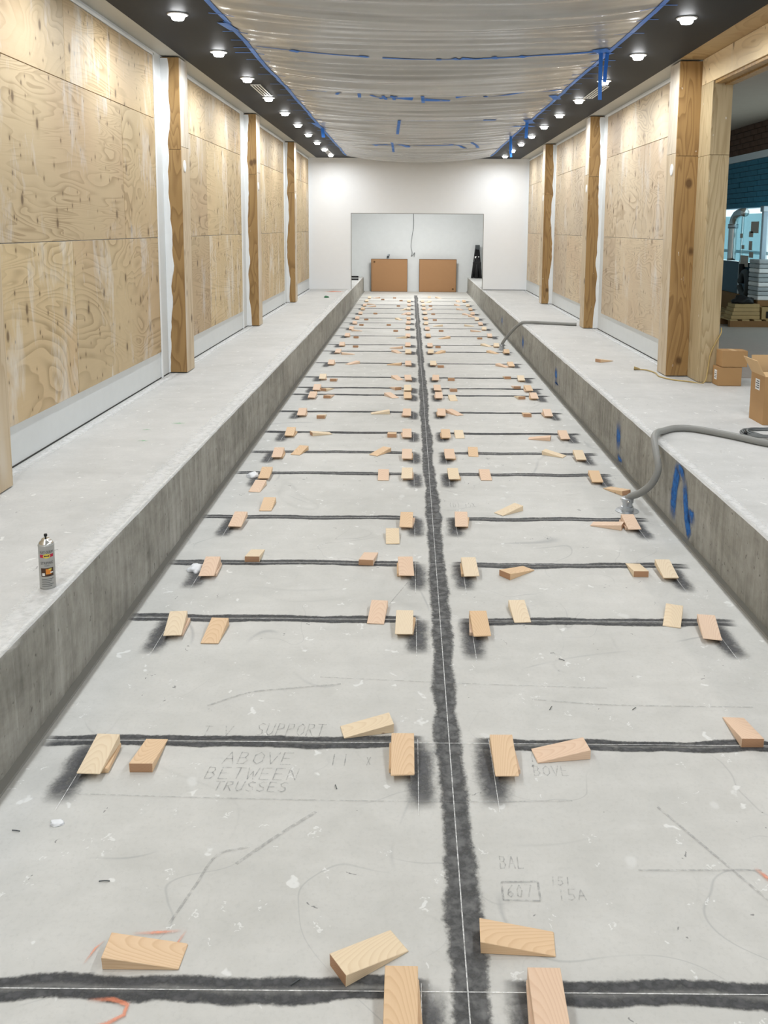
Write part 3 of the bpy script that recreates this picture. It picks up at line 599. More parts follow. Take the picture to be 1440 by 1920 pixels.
LOOSE = {
 1: {'LL':(-0.735,2.233,180), 'LM':(-0.102,2.233,216), 'RM':(0.324,2.291,177)},
 2: {'LL':(-1.004,3.188,270), 'LM':(-0.164,3.378,14), 'RM':(0.607,3.216,8), 'RR':(1.383,3.378,270)},
 3: {'LL':(-0.976,4.226,88), 'LM':(-0.160,4.459,86), 'RM':(0.599,4.478,93), 'RR':(1.410,4.440,70)},
 4: {'LL':(-0.961,5.297,270), 'LM':(-0.246,5.257,264), 'RM':(0.653,5.050,222), 'RR':(1.387,5.106,270)},
 5: {'LL':(-1.040,6.285,90), 'LM':(-0.104,5.624,92), 'RM':(0.732,6.202,38), 'RR':(1.385,5.901,335)},
 6: {'LL':(-1.193,6.742,85), 'LM':(-0.209,7.086,91), 'RM':(0.637,7.109,91), 'RR':(1.640,6.727,300)},
 7: {'LL':(-1.002,7.875,75), 'LM':(-0.262,7.858,55), 'RM':(0.589,7.863,88), 'RR':(1.326,7.827,148)},
 8: {'LL':(-0.877,8.580,205), 'LM':(-0.169,8.579,270), 'RM':(0.500,8.555,92), 'RR':(1.284,8.444,345)},
 9: {'LL':(-0.954,9.410,270), 'LM':(-0.321,9.601,5), 'RM':(0.504,9.602,125), 'RR':(1.301,9.573,268)},
 10: {'LL':(-0.978,10.551,262), 'LM':(-0.217,10.580,120), 'RM':(0.526,10.438,95), 'RR':(1.346,10.572,280)},
 11: {'LL':(-1.041,11.016,245), 'LM':(-0.181,11.126,292), 'RM':(0.561,11.043,270), 'RR':(1.383,11.267,275)},
 12: {'LL':(-1.021,11.735,270), 'LM':(-0.165,11.858,115), 'RM':(0.571,11.846,268), 'RR':(1.346,12.011,272)},
 13: {'LL':(-0.862,13.167,40), 'LM':(-0.231,13.092,350), 'RM':(0.463,12.969,270), 'RR':(1.391,13.013,130)},
 14: {'LL':(-1.000,14.165,190), 'LM':(-0.211,14.418,120), 'RM':(0.494,14.392,50), 'RR':(1.379,14.438,130)},
 15: {'LL':(-0.933,15.110,270), 'LM':(-0.229,14.942,350), 'RM':(0.490,15.119,270), 'RR':(1.347,15.306,130)},
 16: {'LL':(-1.002,16.388,270), 'LM':(-0.151,16.357,350), 'RM':(0.647,16.324,30), 'RR':(1.308,16.363,270)},
 17: {'LL':(-1.055,17.426,180), 'LM':(-0.280,17.475,270), 'RM':(0.628,17.533,270), 'RR':(1.320,17.484,180)},
 18: {'LL':(-1.019,18.504,270), 'LM':(-0.444,18.543,270), 'RM':(0.591,18.406,0), 'RR':(1.256,18.451,180)},
 19: {'LL':(-0.972,19.606,270), 'LM':(-0.244,19.658,120), 'RM':(0.556,19.599,270), 'RR':(1.459,20.384,130)},
 20: {'LL':(-0.823,20.984,270), 'LM':(-0.120,20.905,60), 'RM':(0.555,20.957,270), 'RR':(1.350,20.850,130)},
 21: {'LL':(-0.994,22.850,20), 'LM':(-0.154,22.010,50), 'RM':(0.476,22.061,60), 'RR':(1.271,22.124,130)},
 22: {'LL':(-1.036,23.494,180), 'LM':(-0.302,23.067,270), 'RM':(0.540,23.137,270), 'RR':(1.269,23.360,120)},
 23: {'LL':(-0.773,25.114,270), 'LM':(-0.251,24.788,270), 'RM':(0.508,24.313,60), 'RR':(1.348,24.566,100)},
 24: {'LL':(-0.977,25.677,0), 'LM':(-0.448,25.726,270), 'RM':(0.573,26.022,90), 'RR':(0.836,25.846,120)},
}
for i, y in enumerate(LINE_Y):
    k = i*3.7
    l_end = -1.47+.03*mn.noise((k, 1, 1)) if i else -1.49
    r_end = 1.73+.04*mn.noise((k, 2, 1)) if i else 1.84
    hw = .047+.007*mn.noise((k, 5, 1))
    strip('paint_stripe', wavy(l_end, .075, y, .0014, 26, .022, k), lambda t, k=k, hw=hw: hw*(1+.25*mn.noise((t*5, k, 3))), M['stripe' if i < 7 else 'stripe1'], floor, ends=.03)
    strip('paint_stripe', wavy(.265, r_end, y-.012, .0014, 26, .022, k+1.5), lambda t, k=k, hw=hw: hw*(1+.25*mn.noise((t*5, k, 7))), M['stripe' if i < 7 else 'stripe1'], floor, ends=.05)
    strip('chalk_line', [(l_end, y-.004, .0032), (r_end, y-.010, .0032)], .0018 if i < 6 else .0012, M['chalk'], floor, ends=0, fade=(0, 0))
    if i < 23:
        for (x, dx, seed) in ((-1.18, -.085, 1), (-.015, .085, 2), (.37, -.055, 3), (1.53, .085, 4)):
            if i == 0 and seed in (1, 4): continue
            L = .42+.06*mn.noise((k, seed, 4))
            strip('paint_stripe', along(x+dx*.8, y-L, y+.02, .0018, 12, .012, seed+k), .076+.014*mn.noise((k, seed, 8)), M['stub'], floor, ends=.22, fade=(1, 1))
            if i < 9: strip('chalk_line', [(x+dx*.7, y-L-.03, .0036), (x+dx*.7, y+.02, .0036)], .0016, M['chalk'], floor, ends=0, fade=(0, 0))
# plaster dust along the slab edges
strip('dust_edge', along(XL-.075, 1.35, 22.6, SL+.0010, 120, .03, 21), .10, M['dust'], slabL, ends=.002)
strip('dust_edge', along(XL-.02, 1.35, 22.6, SL+.0016, 120, .004, 22), .02, M['dust'], slabL, ends=.002)
strip('dust_edge', along(XR+.05, 1.35, 22.6, SL+.0010, 120, .015, 23), .05, M['dust'], slabR, ends=.002)
strip('dust_edge', along(WL+.07, 5.3, 22.6, SL+.0010, 120, .03, 24), .06, M['dust'], slabL, ends=.002)
strip('dust_edge', along(WR-.07, 9.9, 22.6, SL+.0010, 120, .03, 25), .06, M['dust'], slabR, ends=.002)
# blue survey marks on the right curb
bx_ = XR-.0015
def onface(pts): return [(bx_, y, z) for (y, z) in pts]
strip('paint_mark', onface([(5.97, .03), (5.96, .15), (5.94, .28), (5.90, .40), (5.87, .43)]), .085, M['blue'], slabR, (-1, 0, 0), ends=.1)
strip('paint_mark', onface([(5.92, .41), (5.86, .43), (5.80, .42), (5.73, .36)]), .042, M['blue'], slabR, (-1, 0, 0), ends=.1)
strip('paint_mark', onface([(5.75, .40), (5.71, .28), (5.66, .15), (5.60, .07), (5.57, .04)]), .068, M['blue'], slabR, (-1, 0, 0), ends=.12)
strip('paint_mark', onface([(5.66, .16), (5.60, .18), (5.54, .19), (5.50, .15)]), .065, M['blue'], slabR, (-1, 0, 0), ends=.2)
for (y, z0, z1, w) in ((7.61, .10, .37, .10), (10.98, .13, .33, .11), (14.28, .08, .33, .12), (17.6, .1, .33, .10), (7.52, .02, .09, .10), (10.92, .09, .13, .16)):
    strip('paint_mark', onface([(y, z0), (y+.005, (z0+z1)/2), (y, z1)]), w, M['blue'], slabR, (-1, 0, 0), ends=.3)
# orange and green marks
strip('paint_mark', [(-.85, 2.088, .0042), (-.78, 2.092, .0042), (-.735, 2.075, .0042), (-.735, 2.045, .0042), (-.77, 2.02, .0042), (-.82, 2.00, .0042)], .010, M['orange'], floor, ends=.1)
for pts, w in (([(-.90, 2.20, .0042), (-.885, 2.26, .0042), (-.865, 2.29, .0042)], .005), ([(-.665, 2.20, .0042), (-.66, 2.27, .0042), (-.64, 2.33, .0042)], .006), ([(-.80, 2.312, .0042), (-.72, 2.318, .0042), (-.65, 2.325, .0042)], .008), ([(-.70, 2.095, .0042), (-.70, 2.06, .0042)], .010),
               ([(1.13, 2.60, .0042), (1.15, 2.56, .0042), (1.17, 2.52, .0042)], .012)):
    strip('paint_mark', pts, w, M['orange'], floor, ends=.2)
for pts, w in (([(-2.02, 21.6, SL+.003), (-1.88, 21.8, SL+.003), (-1.72, 21.7, SL+.003)], .24), ([(-1.96, 21.1, SL+.003), (-1.9, 21.5, SL+.003)], .09)):
    strip('paint_mark', pts, w, M['orange'], slabL, ends=.3)
for x, y, r_ in ((-1.97, 6.36, .022), (-1.86, 6.95, .03), (-2.05, 6.72, .018)):
    strip('paint_mark', [(x-r_*2, y, SL+.003), (x, y+.01, SL+.003), (x+r_*2, y, SL+.003)], r_, M['green'], slabL, ends=.4)
# scuffs and drag lines on the floor near the camera
for pts, w in (([(-.86, 3.55, .0026), (-.70, 3.66, .0026), (-.52, 3.70, .0026), (-.30, 3.74, .0026)], .006), ([(-.55, 2.60, .0026), (-.45, 2.72, .0026), (-.32, 2.86, .0026)], .007), ([(-.70, 2.35, .0026), (-.66, 2.5, .0026), (-.62, 2.64, .0026), (-.52, 2.68, .0026)], .005),
               ([(-1.2, 2.95, .0026), (-.6, 2.93, .0026), (.1, 2.92, .0026), (.6, 2.93, .0026)], .003), ([(.9, 2.9, .0026), (1.0, 2.7, .0026), (1.10, 2.5, .0026), (1.2, 2.3, .0026)], .005), ([(.75, 2.585, .0026), (1.15, 2.59, .0026)], .004),
               ([(-.4, 3.8, .0026), (.3, 3.75, .0026), (.9, 3.72, .0026)], .003), ([(.55, 3.62, .0026), (.9, 3.58, .0026), (1.5, 3.57, .0026)], .004), ([(-.1, 4.6, .0026), (.0, 4.9, .0026)], .003)):
    strip('scuff', [tuple(p) for p in catmull(pts, 6)], w*.7, M['scuff'], floor, ends=.2)

def text_mesh(body, size, shear=0.0):
    cu = bpy.data.curves.new('t', 'FONT'); cu.body = body; cu.size = size; cu.align_x = 'CENTER'; cu.align_y = 'CENTER'; cu.shear = shear; cu.resolution_u = 3
    ob = bpy.data.objects.new('t', cu); COL.objects.link(ob)
    dg = bpy.context.evaluated_depsgraph_get(); me = bpy.data.meshes.new_from_object(ob.evaluated_get(dg))
    V = [v.co.copy() for v in me.vertices]; F = [tuple(p.vertices) for p in me.polygons]
    bpy.data.objects.remove(ob); bpy.data.curves.remove(cu); bpy.data.meshes.remove(me)
    return V, F
GLY = {'A': [((0, 0), (.45, 1), (.95, 0)), ((.2, .4), (.75, .42))], 'B': [((.05, 0), (.05, 1), (.6, .95), (.7, .75), (.55, .55), (.05, .52)), ((.55, .55), (.85, .3), (.6, .03), (.05, 0))], 'O': [((.5, 1), (.1, .75), (.1, .25), (.5, 0), (.9, .25), (.9, .75), (.5, 1))], 'V': [((0, 1), (.45, 0), (.95, 1))],
 'E': [((.85, 1), (.05, 1), (.05, 0), (.9, 0)), ((.05, .5), (.7, .52))], 'T': [((0, 1), (1, .97)), ((.5, 1), (.45, 0))], 'W': [((0, 1), (.22, 0), (.5, .7), (.75, 0), (1, 1))], 'N': [((.05, 0), (.08, 1), (.85, 0), (.92, 1))], 'R': [((.05, 0), (.08, 1), (.75, .95), (.8, .7), (.1, .5)), ((.35, .5), (.85, 0))],
 'U': [((.05, 1), (.08, .25), (.4, 0), (.8, .2), (.9, 1))], 'S': [((.9, .9), (.5, 1), (.1, .8), (.3, .55), (.75, .42), (.85, .15), (.45, 0), (.05, .12))], 'P': [((.05, 0), (.08, 1), (.75, .95), (.8, .65), (.1, .5))], '1': [((.5, 1), (.45, 0))], 'x': [((.1, .7), (.8, .1)), ((.8, .75), (.1, .05))], 'X': [((.05, 1), (.9, 0)), ((.9, 1), (.05, 0))],
 'L': [((.1, 1), (.1, 0), (.85, .02))], '6': [((.8, 1), (.25, .6), (.1, .2), (.5, 0), (.85, .25), (.5, .48), (.15, .3))], '0': [((.5, 1), (.15, .6), (.2, .1), (.6, 0), (.85, .5), (.5, 1))], '7': [((.05, 1), (.9, .98), (.4, 0))], '5': [((.9, 1), (.2, 1), (.15, .55), (.7, .55), (.85, .2), (.4, 0), (.05, .1))], 'D': [((.1, 0), (.1, 1), (.6, .9), (.9, .5), (.6, .08), (.1, 0))], '(': [((.6, 1.05), (.3, .5), (.6, -.05))], ')': [((.4, 1.05), (.7, .5), (.4, -.05))], ' ': []}
def floor_text(body, x, y, w, h, mat, rot=0.0):
    """hand-lettered pencil strokes lying on the concrete"""
    n = len(body); cw = w/n; V, F = [], []; R = Matrix.Rotation(rot, 3, 'Z')
    for i, ch in enumerate(body):
        for st in GLY[ch]:
            pts = [R @ Vector((-w/2+cw*(i+.08+.78*(p[0]+.12*p[1])), (p[1]-.5)*h, 0)) for p in st]
            for a, b in zip(pts[:-1], pts[1:]):
                t = (b-a).normalized(); s_ = Vector((-t.y, t.x, 0))*.0021; o = len(V)
                for q in (a-s_-t*.001, a+s_-t*.001, b+s_+t*.001, b-s_+t*.001): V.append((x+q.x, y+q.y, .0022))
                F.append((o, o+3, o+2, o+1))
    mesh('pencil_writing', V, F, mat, floor)
for a in (('SUPPORT', -.477, 3.372, .29, .085, 'pencil'), ('ABOVE', -.575, 3.175, .28, .075, 'pencil'), ('BETWEEN', -.583, 3.078, .36, .07, 'pencil'), ('TRUSSES', -.575, 3.000, .28, .055, 'pencil'), ('1 1   x', -.215, 3.168, .16, .075, 'pencil'),
          ('T V', -.775, 3.36, .13, .07, 'pencil2'), ('BOVE', .55, 3.108, .14, .06, 'pencil2'), ('N', .50, 3.19, .03, .055, 'pencil2'), ('BAL', .345, 2.617, .085, .055, 'pencil2'), ('607', .355, 2.492, .085, .05, 'pencil2'), ('151', .49, 2.535, .07, .035, 'pencil2'), ('15A', .515, 2.478, .095, .045, 'pencil2'), ('(D) 15X', .40, 6.35, .2, .10, 'pencil2')):
    floor_text(a[0], a[1], a[2], a[3], a[4], M[a[5]], rot=rnd.uniform(-.03, .03))
for (a, b) in (((.30, 2.455), (.415, 2.452)), ((.302, 2.53), (.418, 2.533)), ((.301, 2.455), (.303, 2.53)), ((.415, 2.452), (.418, 2.533))):
    strip('pencil_writing', [(*a, .0022), ((a[0]+b[0])/2, (a[1]+b[1])/2, .0022), (*b, .0022)], .0025, M['pencil'], floor, ends=0, fade=(0, 0))

# ------------------------------------------------------------------ wooden wedges
def wedge_mesh(name, L, W, T, t, seed, mat):
    r = random.Random(seed); j = lambda a: r.uniform(-a, a)
    bm = bmesh.new()
    c = [(-L/2+j(.004), -W/2+j(.002), 0), (L/2+j(.003), -W/2+j(.002), 0), (L/2+j(.003), W/2+j(.002), 0), (-L/2+j(.004), W/2+j(.002), 0),
         (-L/2+j(.004), -W/2+j(.001), t+j(.001)), (L/2+j(.001), -W/2, T), (L/2+j(.001), W/2, T), (-L/2+j(.004), W/2+j(.001), t+j(.001))]
    v = [bm.verts.new(p) for p in c]
    for f in ((3, 2, 1, 0), (4, 5, 6, 7), (0, 1, 5, 4), (1, 2, 6, 5), (2, 3, 7, 6), (3, 0, 4, 7)): bm.faces.new([v[k] for k in f])
    bmesh.ops.bevel(bm, geom=list(bm.edges), offset=.0012, segments=1, affect='EDGES')
    me = bpy.data.meshes.new(name); bm.normal_update()
    for f in bm.faces: f.material_index = 1 if f.normal.x > .9 else 0
    bm.to_mesh(me); bm.free(); me.materials.append(mat); me.materials.append(M['endgrain']); return me
WM = [wedge_mesh('wedge_%d' % i, .212+.006*(i % 3-1), .0895, .038, .0045, i, M[('wedgeA', 'wedgeB', 'wedgeC')[i % 3]]) for i in range(9)]
def block_mesh(seed, mat):
    bm = bmesh.new(); bm_box(bm, -.085, .085, -.043, .043, 0, .0215, bev=.003)
    me = bpy.data.meshes.new('shim_block'); bm.to_mesh(me); bm.free(); me.materials.append(mat); return me
BM = [block_mesh(i, M[('wedgeC', 'wedgeB')[i]]) for i in range(2)]
TONE = ['pale', 'pinkish', 'orange-brown']
SITE = {'LO': 'left-curb', 'LI': 'left-of-centre', 'RI': 'right-of-centre', 'RO': 'right-curb'}
LSITE = {'LL': 'left-curb', 'LM': 'left-of-centre', 'RM': 'right-of-centre', 'RR': 'right-curb'}
wr = random.Random(11)
def put(me, name, x, y, z, ang, label, group, cat='wedge', rx=0.0):
    o = bpy.data.objects.new(name, me); o.location = (x, y, z); o.rotation_euler = (rx, 0, math.radians(ang)); link(o)
    return tag(o, label, cat, group)
for i in range(1, 25):
    rowname = ('%s cross stripe from the front' % ORD[i])
    for k, (x, y, a) in STACKS[i].items():
        a = a + wr.uniform(-2.5, 2.5); ti = wr.choice((0, 1, 1, 2)); m = WM[ti+3*wr.randrange(3)]
        put(m, 'wooden_wedge', x, y, .0228, a, '%s upper wedge of %s stack, %s' % (TONE[ti], SITE[k], rowname), 'upper wedges of the stacks')
        ar = math.radians(a); s_ = wr.choice((-1, 1)); ox = .010*s_
        put(BM[wr.randrange(2)], 'shim_block', x+.022*math.cos(ar)-ox*math.sin(ar), y+.022*math.sin(ar)+ox*math.cos(ar), .0006, a+wr.uniform(-6, 6), 'shim block under wedge of %s stack, %s' % (SITE[k], rowname), 'shim blocks under the stacks', 'shim')
    for k, (x, y, a) in LOOSE[i].items():
        ti = wr.choice((0, 1, 1, 2)); ti = 0 if (i == 1 and k == 'LM') or (i == 2 and k in ('LM',)) else ti
        if i == 1 and k in ('LL', 'RM'): ti = 2
        m = WM[ti+3*wr.randrange(3)]
        put(m, 'wooden_wedge', x, y, .0006, a, '%s loose wedge near %s stack, %s' % (TONE[ti], LSITE[k], rowname), 'loose wedges on the floor')
# ------------------------------------------------------------------ downlights and vents in the charcoal strips
lamp_data = bpy.data.lights.new('downlight', 'AREA'); lamp_data.shape = 'DISK'; lamp_data.size = .11; lamp_data.energy = LAMP_W; lamp_data.color = LAMP_COL; lamp_data.spread = math.radians(175)
ring_me = None; lens_me = None
def downlight(x, y, label):
    global ring_me, lens_me
    r = tag(empty('downlight', (x, y, CZ)), label, 'downlight', 'downlights in the charcoal ceiling strips')
    if ring_me is None:
        o = lathe('trim_ring', [(.062, .0), (.085, -.001), (.088, -.006), (.080, -.012), (.064, -.010), (.060, .0)], M['trim'], r, 28); ring_me = o.data
        o2 = lathe('lens', [(.0005, -.048), (.042, -.048), (.048, -.044), (.058, -.012), (.0595, -.002)], M['lens'], r, 24); lens_me = o2.data
    else:
        for nm, me in (('trim_ring', ring_me), ('lens', lens_me)): link(bpy.data.objects.new(nm, me), r)
    l = bpy.data.objects.new('lamp', lamp_data); l.location = (0, 0, -.052); link(l, r)
for i in range(17):
    y = 21.72-1.570*i
    for s_, x in (('left', -1.94), ('right', 2.275)):
        downlight(x, y, '%s downlight from the white end wall in the %s ceiling strip' % (ORD[i+1], s_))
def vent(x, y0, y1, label):
    r = tag(empty('slot_vent', (x, (y0+y1)/2, CZ)), label, 'vent', 'slot vents in the ceiling strips')
    P = [box('backing', x-.06, x+.06, y0, y1, CZ-.003, CZ-.0005, M['slot'])]
    for k in range(4):
        xx = x-.062+k*.037; P.append(box('slat', xx, xx+.016, y0, y1, CZ-.009, CZ-.003, M['alu']))
    for y in (y0-.012, y1): P.append(box('end_bar', x-.062, x+.065, y, y+.012, CZ-.009, CZ-.0005, M['alu']))
    adopt(r, *P)
vent(-1.93, 11.22, 12.10, 'white slot vent in the left strip, third gap between lamps counted from near')
vent(2.36, 11.15, 12.12, 'white slot vent in the right strip, behind the hanging blue tape')
vent(-1.94, 20.4, 21.35, 'white slot vent in the left strip, next to the white end wall')

# ------------------------------------------------------------------ plastic sheeting with blue tape
film = tag(empty('plastic_sheeting', ((TL+TR)/2, 9, CZ)), 'clear plastic sheeting draped below the ceiling, seams closed with blue tape', 'plastic sheet')
SEAMS = [-5.9, 2.0, 5.6, 8.92, 11.75, 14.3, 18.4, 21.95]
def zfilm(x, y):
    t = max(-1, min(1, (x-(TL+TR)/2)/((TR-TL)/2))); k = 1-t*t
    for a, b in zip(SEAMS[:-1], SEAMS[1:]):
        if a <= y <= b: q = (y-a)/(b-a); break
    else: q = 0
    sag = .05+.06*math.sin(math.pi*q)**2+(.06*q**1.5 if y > 18.4 else 0)
    kk = k**.6
    f1 = mn.noise((x*.16, y*1.5, 0)); f2 = abs(mn.noise((x*.22+y*.06, y*3.4, 4))); f3 = abs(mn.noise((x*.3, y*7.5, 8)))
    w = kk*(.05*f1-.06*f2-.018*f3)
    pl = (1-k)*.02*mn.noise((t*3, y*6, 2))*min(1, (1-abs(t))*12)
    return CZ-.006-sag*k+w+pl
for a, b in zip(SEAMS[:-1], SEAMS[1:]):
    nx = 44; ny = int((b-a)/(.035 if a > 5 else .12)); V, F = [], []
    for j in range(ny+1):
        for i in range(nx+1):
            x = TL+(TR-TL)*i/nx; y = a+(b-a)*j/ny; V.append((x, y, zfilm(x, y)))
    for j in range(ny):
        for i in range(nx):
            p = j*(nx+1)+i; F.append((p, p+nx+1, p+nx+2, p+1))
    adopt(film, mesh('film', V, F, M['film'], None, True))
def tape_on(pts, hw, drop=.004):
    P = []
    for (a, b) in zip(pts[:-1], pts[1:]):
        n = max(2, int(((a[0]-b[0])**2+(a[1]-b[1])**2)**.5/.08))
        P += [(a[0]+(b[0]-a[0])*k/n, a[1]+(b[1]-a[1])*k/n) for k in range(n)]
    P.append(pts[-1]); V, F = [], []
    for i, p in enumerate(P):
        q, r_ = P[min(i+1, len(P)-1)], P[max(i-1, 0)]; tx, ty = q[0]-r_[0], q[1]-r_[1]; L = math.hypot(tx, ty) or 1; nx_, ny_ = -ty/L*hw, tx/L*hw
        j = .15*hw*mn.noise((p[0]*7, p[1]*7, 1))
        for s_ in (-1, 1):
            X, Y = p[0]+nx_*s_, p[1]+ny_*s_+j
            z = zfilm(X, Y) if TL < X < TR else CZ
            for dz in (drop, drop+.0012): V.append((X, Y, min(z, CZ)-dz))
    for i in range(len(P)-1):
        o = i*4; F += [(o+1, o+3, o+7, o+5), (o, o+4, o+6, o+2), (o, o+1, o+5, o+4), (o+2, o+6, o+7, o+3)]
    adopt(film, mesh('tape_strip', V, F, M['tape'], None))
# along both edges
er = random.Random(5)
for X, s_ in ((TL, 1), (TR, -1)):
    y = 1.0
    while y < 21.6:
        L = er.uniform(.9, 1.8); y1 = min(y+L, 21.8)
        tape_on([(X+s_*er.uniform(-.012, .012), y), (X+s_*er.uniform(-.015, .015), (y+y1)/2), (X+s_*er.uniform(-.012, .012), y1)], .026)
        y = y1-.04
    y = 5.0
    while y < 20:      # short tabs across the edge
        tape_on([(X-s_*er.uniform(.08, .2), y+er.uniform(-.02, .02)), (X+s_*er.uniform(.05, .16), y)], .010, .005)
        y += er.uniform(.25, .7)
# seams
for a in (([(-1.17, 8.86), (-.47, 8.96)], .016), ([(-.29, 9.0), (.27, 9.06)], .03), ([(.27, 9.04), (1.0, 8.98), (1.9, 8.9)], .02), ([(-1.50, 8.80), (-1.17, 8.86)], .006),
          ([(-1.32, 11.45), (-1.08, 11.55)], .022), ([(-.20, 11.86), (.02, 11.9)], .045), ([(.18, 11.92), (.51, 11.96)], .045), ([(.58, 11.84), (1.0, 11.7), (1.44, 11.45)], .02), ([(1.55, 11.44), (1.88, 11.3)], .022),
          ([(-.8, 18.4), (-.2, 18.5), (.8, 18.45), (1.65, 18.3)], .03), ([(-.75, 14.38), (-.1, 14.42), (.6, 14.4), (1.25, 14.25)], .006)):
    tape_on(*a)
for (x, y, l, w, ang) in ((-1.14, 8.87, .09, .035, 30), (-.47, 8.95, .10, .03, 25), (.27, 9.05, .13, .025, 88), (.45, 9.03, .15, .025, 60), (.58, 9.01, .20, .035, 20), (.82, 8.99, .11, .025, 75), (1.09, 8.97, .08, .035, 30), (1.86, 8.9, .22, .07, 60), (1.88, 9.05, .25, .04, 20),
                        (-.93, 11.55, .20, .02, 110), (-.67, 11.66, .30, .022, 92), (-.46, 11.7, .22, .022, 55), (-.35, 11.78, .32, .022, 85), (-.30, 11.78, .36, .022, 130), (-.24, 11.78, .32, .022, 85), (.15, 11.86, .5, .022, 88), (.96, 11.72, .22, .025, 80),
                        (-.21, 14.9, 1.6, .024, 92), (1.24, 14.25, .2, .05, 0), (-.38, 18.5, 1.9, .024, 90), (-.62, 18.45, .35, .04, 140), (-.15, 18.47, .4, .05, 60), (.92, 18.4, 1.3, .03, 65), (1.3, 18.3, 1.2, .03, 80), (1.90, 12.0, .35, .05, 70), (1.92, 14.7, .6, .06, 75), (1.9, 15.3, .5, .05, 40), (-1.6, 8.0, .3, .05, 80), (-1.6, 15.6, .9, .05, 85), (-1.59, 5.9, .3, .04, 85)):
    c, s_ = math.cos(math.radians(ang))*l/2, math.sin(math.radians(ang))*l/2
    tape_on([(x-c, y-s_), (x+c, y+s_)], w, .0065)
# tape ends hanging down
def hang(x, y, z1, w, lean, tw=.0):
    V, F = [], []; n = 10; z0 = CZ-.012
    for i in range(n+1):
        t = i/n; z = z0+(z1-z0)*t; xx = x+lean*t; yy = y+.02*math.sin(t*2.2)
        for (dx, dy) in ((-w, 0), (w, tw), (w, tw+.0015), (-w, .0015)): V.append((xx+dx, yy+dy, z))
    for i in range(n):
        for k in range(4): F.append((i*4+k, i*4+(k+1) % 4, i*4+4+(k+1) % 4, i*4+4+k))
    F += [(0, 1, 2, 3), (n*4+3, n*4+2, n*4+1, n*4)]
    adopt(film, mesh('tape_end', V, F, M['tape'], None))
hang(1.868, 9.0, 3.325, .019, .008); hang(1.938, 9.03, 3.50, .019, -.014, .008)
hang(1.90, 14.8, 3.52, .025, -.01); hang(1.88, 17.0, 3.45, .022, 0.0); hang(1.93, 17.4, 3.42, .022, .01); hang(-1.57, 15.9, 3.62, .03, .02)

# ------------------------------------------------------------------ things in the recess
def leaning(x0, x1, label, holes):
    r = tag(empty('hardboard_panel', ((x0+x1)/2, YR-.1, 0)), label, 'panel', 'brown panels leaning in the recess')
    R = Matrix.Rotation(math.radians(4.0), 3, 'X'); pv = Vector((0, YR-.10, .002))
    P = [box('sheet', x0+.008, x1-.008, YR-.112, YR-.10, .006, 1.05, M['panel'], rot=R, piv=pv)]
    for (a, b, c, d) in ((x0, x1, 1.045, 1.058), (x0, x1, .002, .012), (x0, x0+.012, .002, 1.058), (x1-.012, x1, .002, 1.058)):
        P.append(box('edge_strip', a, b, YR-.118, YR-.099, c, d, M['carddk'], rot=R, piv=pv))
    for (hx, hz) in holes:
        P.append(lathe('grommet', [(.03, 0), (.03, .006), (.014, .006), (.014, 0)], M['carddk'], None, 16))
        P[-1].data.transform(Matrix.Translation((hx, YR-.112+.07*0, hz)) @ Matrix.Rotation(math.radians(90), 4, 'X'))
        for v in P[-1].data.vertices: v.co = R @ (v.co-pv)+pv
    adopt(r, *P)
leaning(-1.255, -.088, 'brown panel leaning on the recess wall, left one of two', ((-1.15, .96),))
leaning(.288, 1.485, 'brown panel leaning on the recess wall, right one of two', ((1.38, .10),))
tag(tube('ceiling_cable', [(.09, YR-.02, 2.9), (.09, YR-.03, 2.55), (.10, YR-.03, 2.1), (.05, YR-.03, 1.75), (.02, YR-.03, 1.45), (.06, YR-.03, 1.25), (.03, YR-.03, 1.14), (.10, YR-.03, 1.20), (.14, YR-.03, 1.26), (.12, YR-.03, 1.12)], .008, M['cable'], None, 6), 'thin grey cable hanging in a loop on the recess wall', 'cable')
r = tag(empty('pipe_stub', (-.71, YR-.06, 1.05)), 'short grey pipe stub sticking up behind the left brown panel', 'pipe')
adopt(r, tube('pipe', [(-.72, YR-.03, 1.0), (-.715, YR-.03, 1.12), (-.70, YR-.04, 1.18), (-.67, YR-.06, 1.18)], .028, M['galv'], None, 10), lathe('collar', [(.036, 0), (.036, .05), (.03, .05), (.03, 0)], M['darkgrey'], None, 14, at=(-.718, YR-.03, 1.09)))
r = tag(empty('folded_stand', (2.12, 28.2, SL)), 'black folded stand leaning in the right corner of the recess', 'stand')
adopt(r, tube('leg', [(1.98, 28.1, SL), (2.12, 28.36, 1.45)], .045, M['black'], None, 8, curve=False), tube('leg', [(2.24, 28.05, SL), (2.17, 28.36, 1.4)], .05, M['black'], None, 8, curve=False),
      tube('leg', [(2.11, 28.0, SL), (2.15, 28.36, 1.4)], .05, M['black'], None, 8, curve=False), box('head', 2.08, 2.22, 28.3, 28.42, 1.36, 1.52, M['darkgrey'], bev=.01), box('bag', 2.0, 2.26, 28.12, 28.28, SL+.002, SL+.55, M['black'], bev=.05), box('clamp', 2.06, 2.2, 28.22, 28.30, 1.1, 1.16, M['alu'], bev=.005))
for (x, y, l, lab) in ((-1.72, 26.6, .32, 'black bar lying on the left recess ledge, nearer one'), (-1.75, 28.0, .22, 'black bar lying on the left recess ledge, farther one')):
    r = tag(empty('steel_bar', (x, y, SL)), lab, 'bar', 'black bars on the left recess ledge')
    adopt(r, box('bar', x-l/2, x+l/2, y-.04, y+.04, SL+.001, SL+.05, M['black'], bev=.008), box('end_plate', x-l/2-.012, x-l/2, y-.055, y+.055, SL+.001, SL+.065, M['darkgrey'], bev=.003))
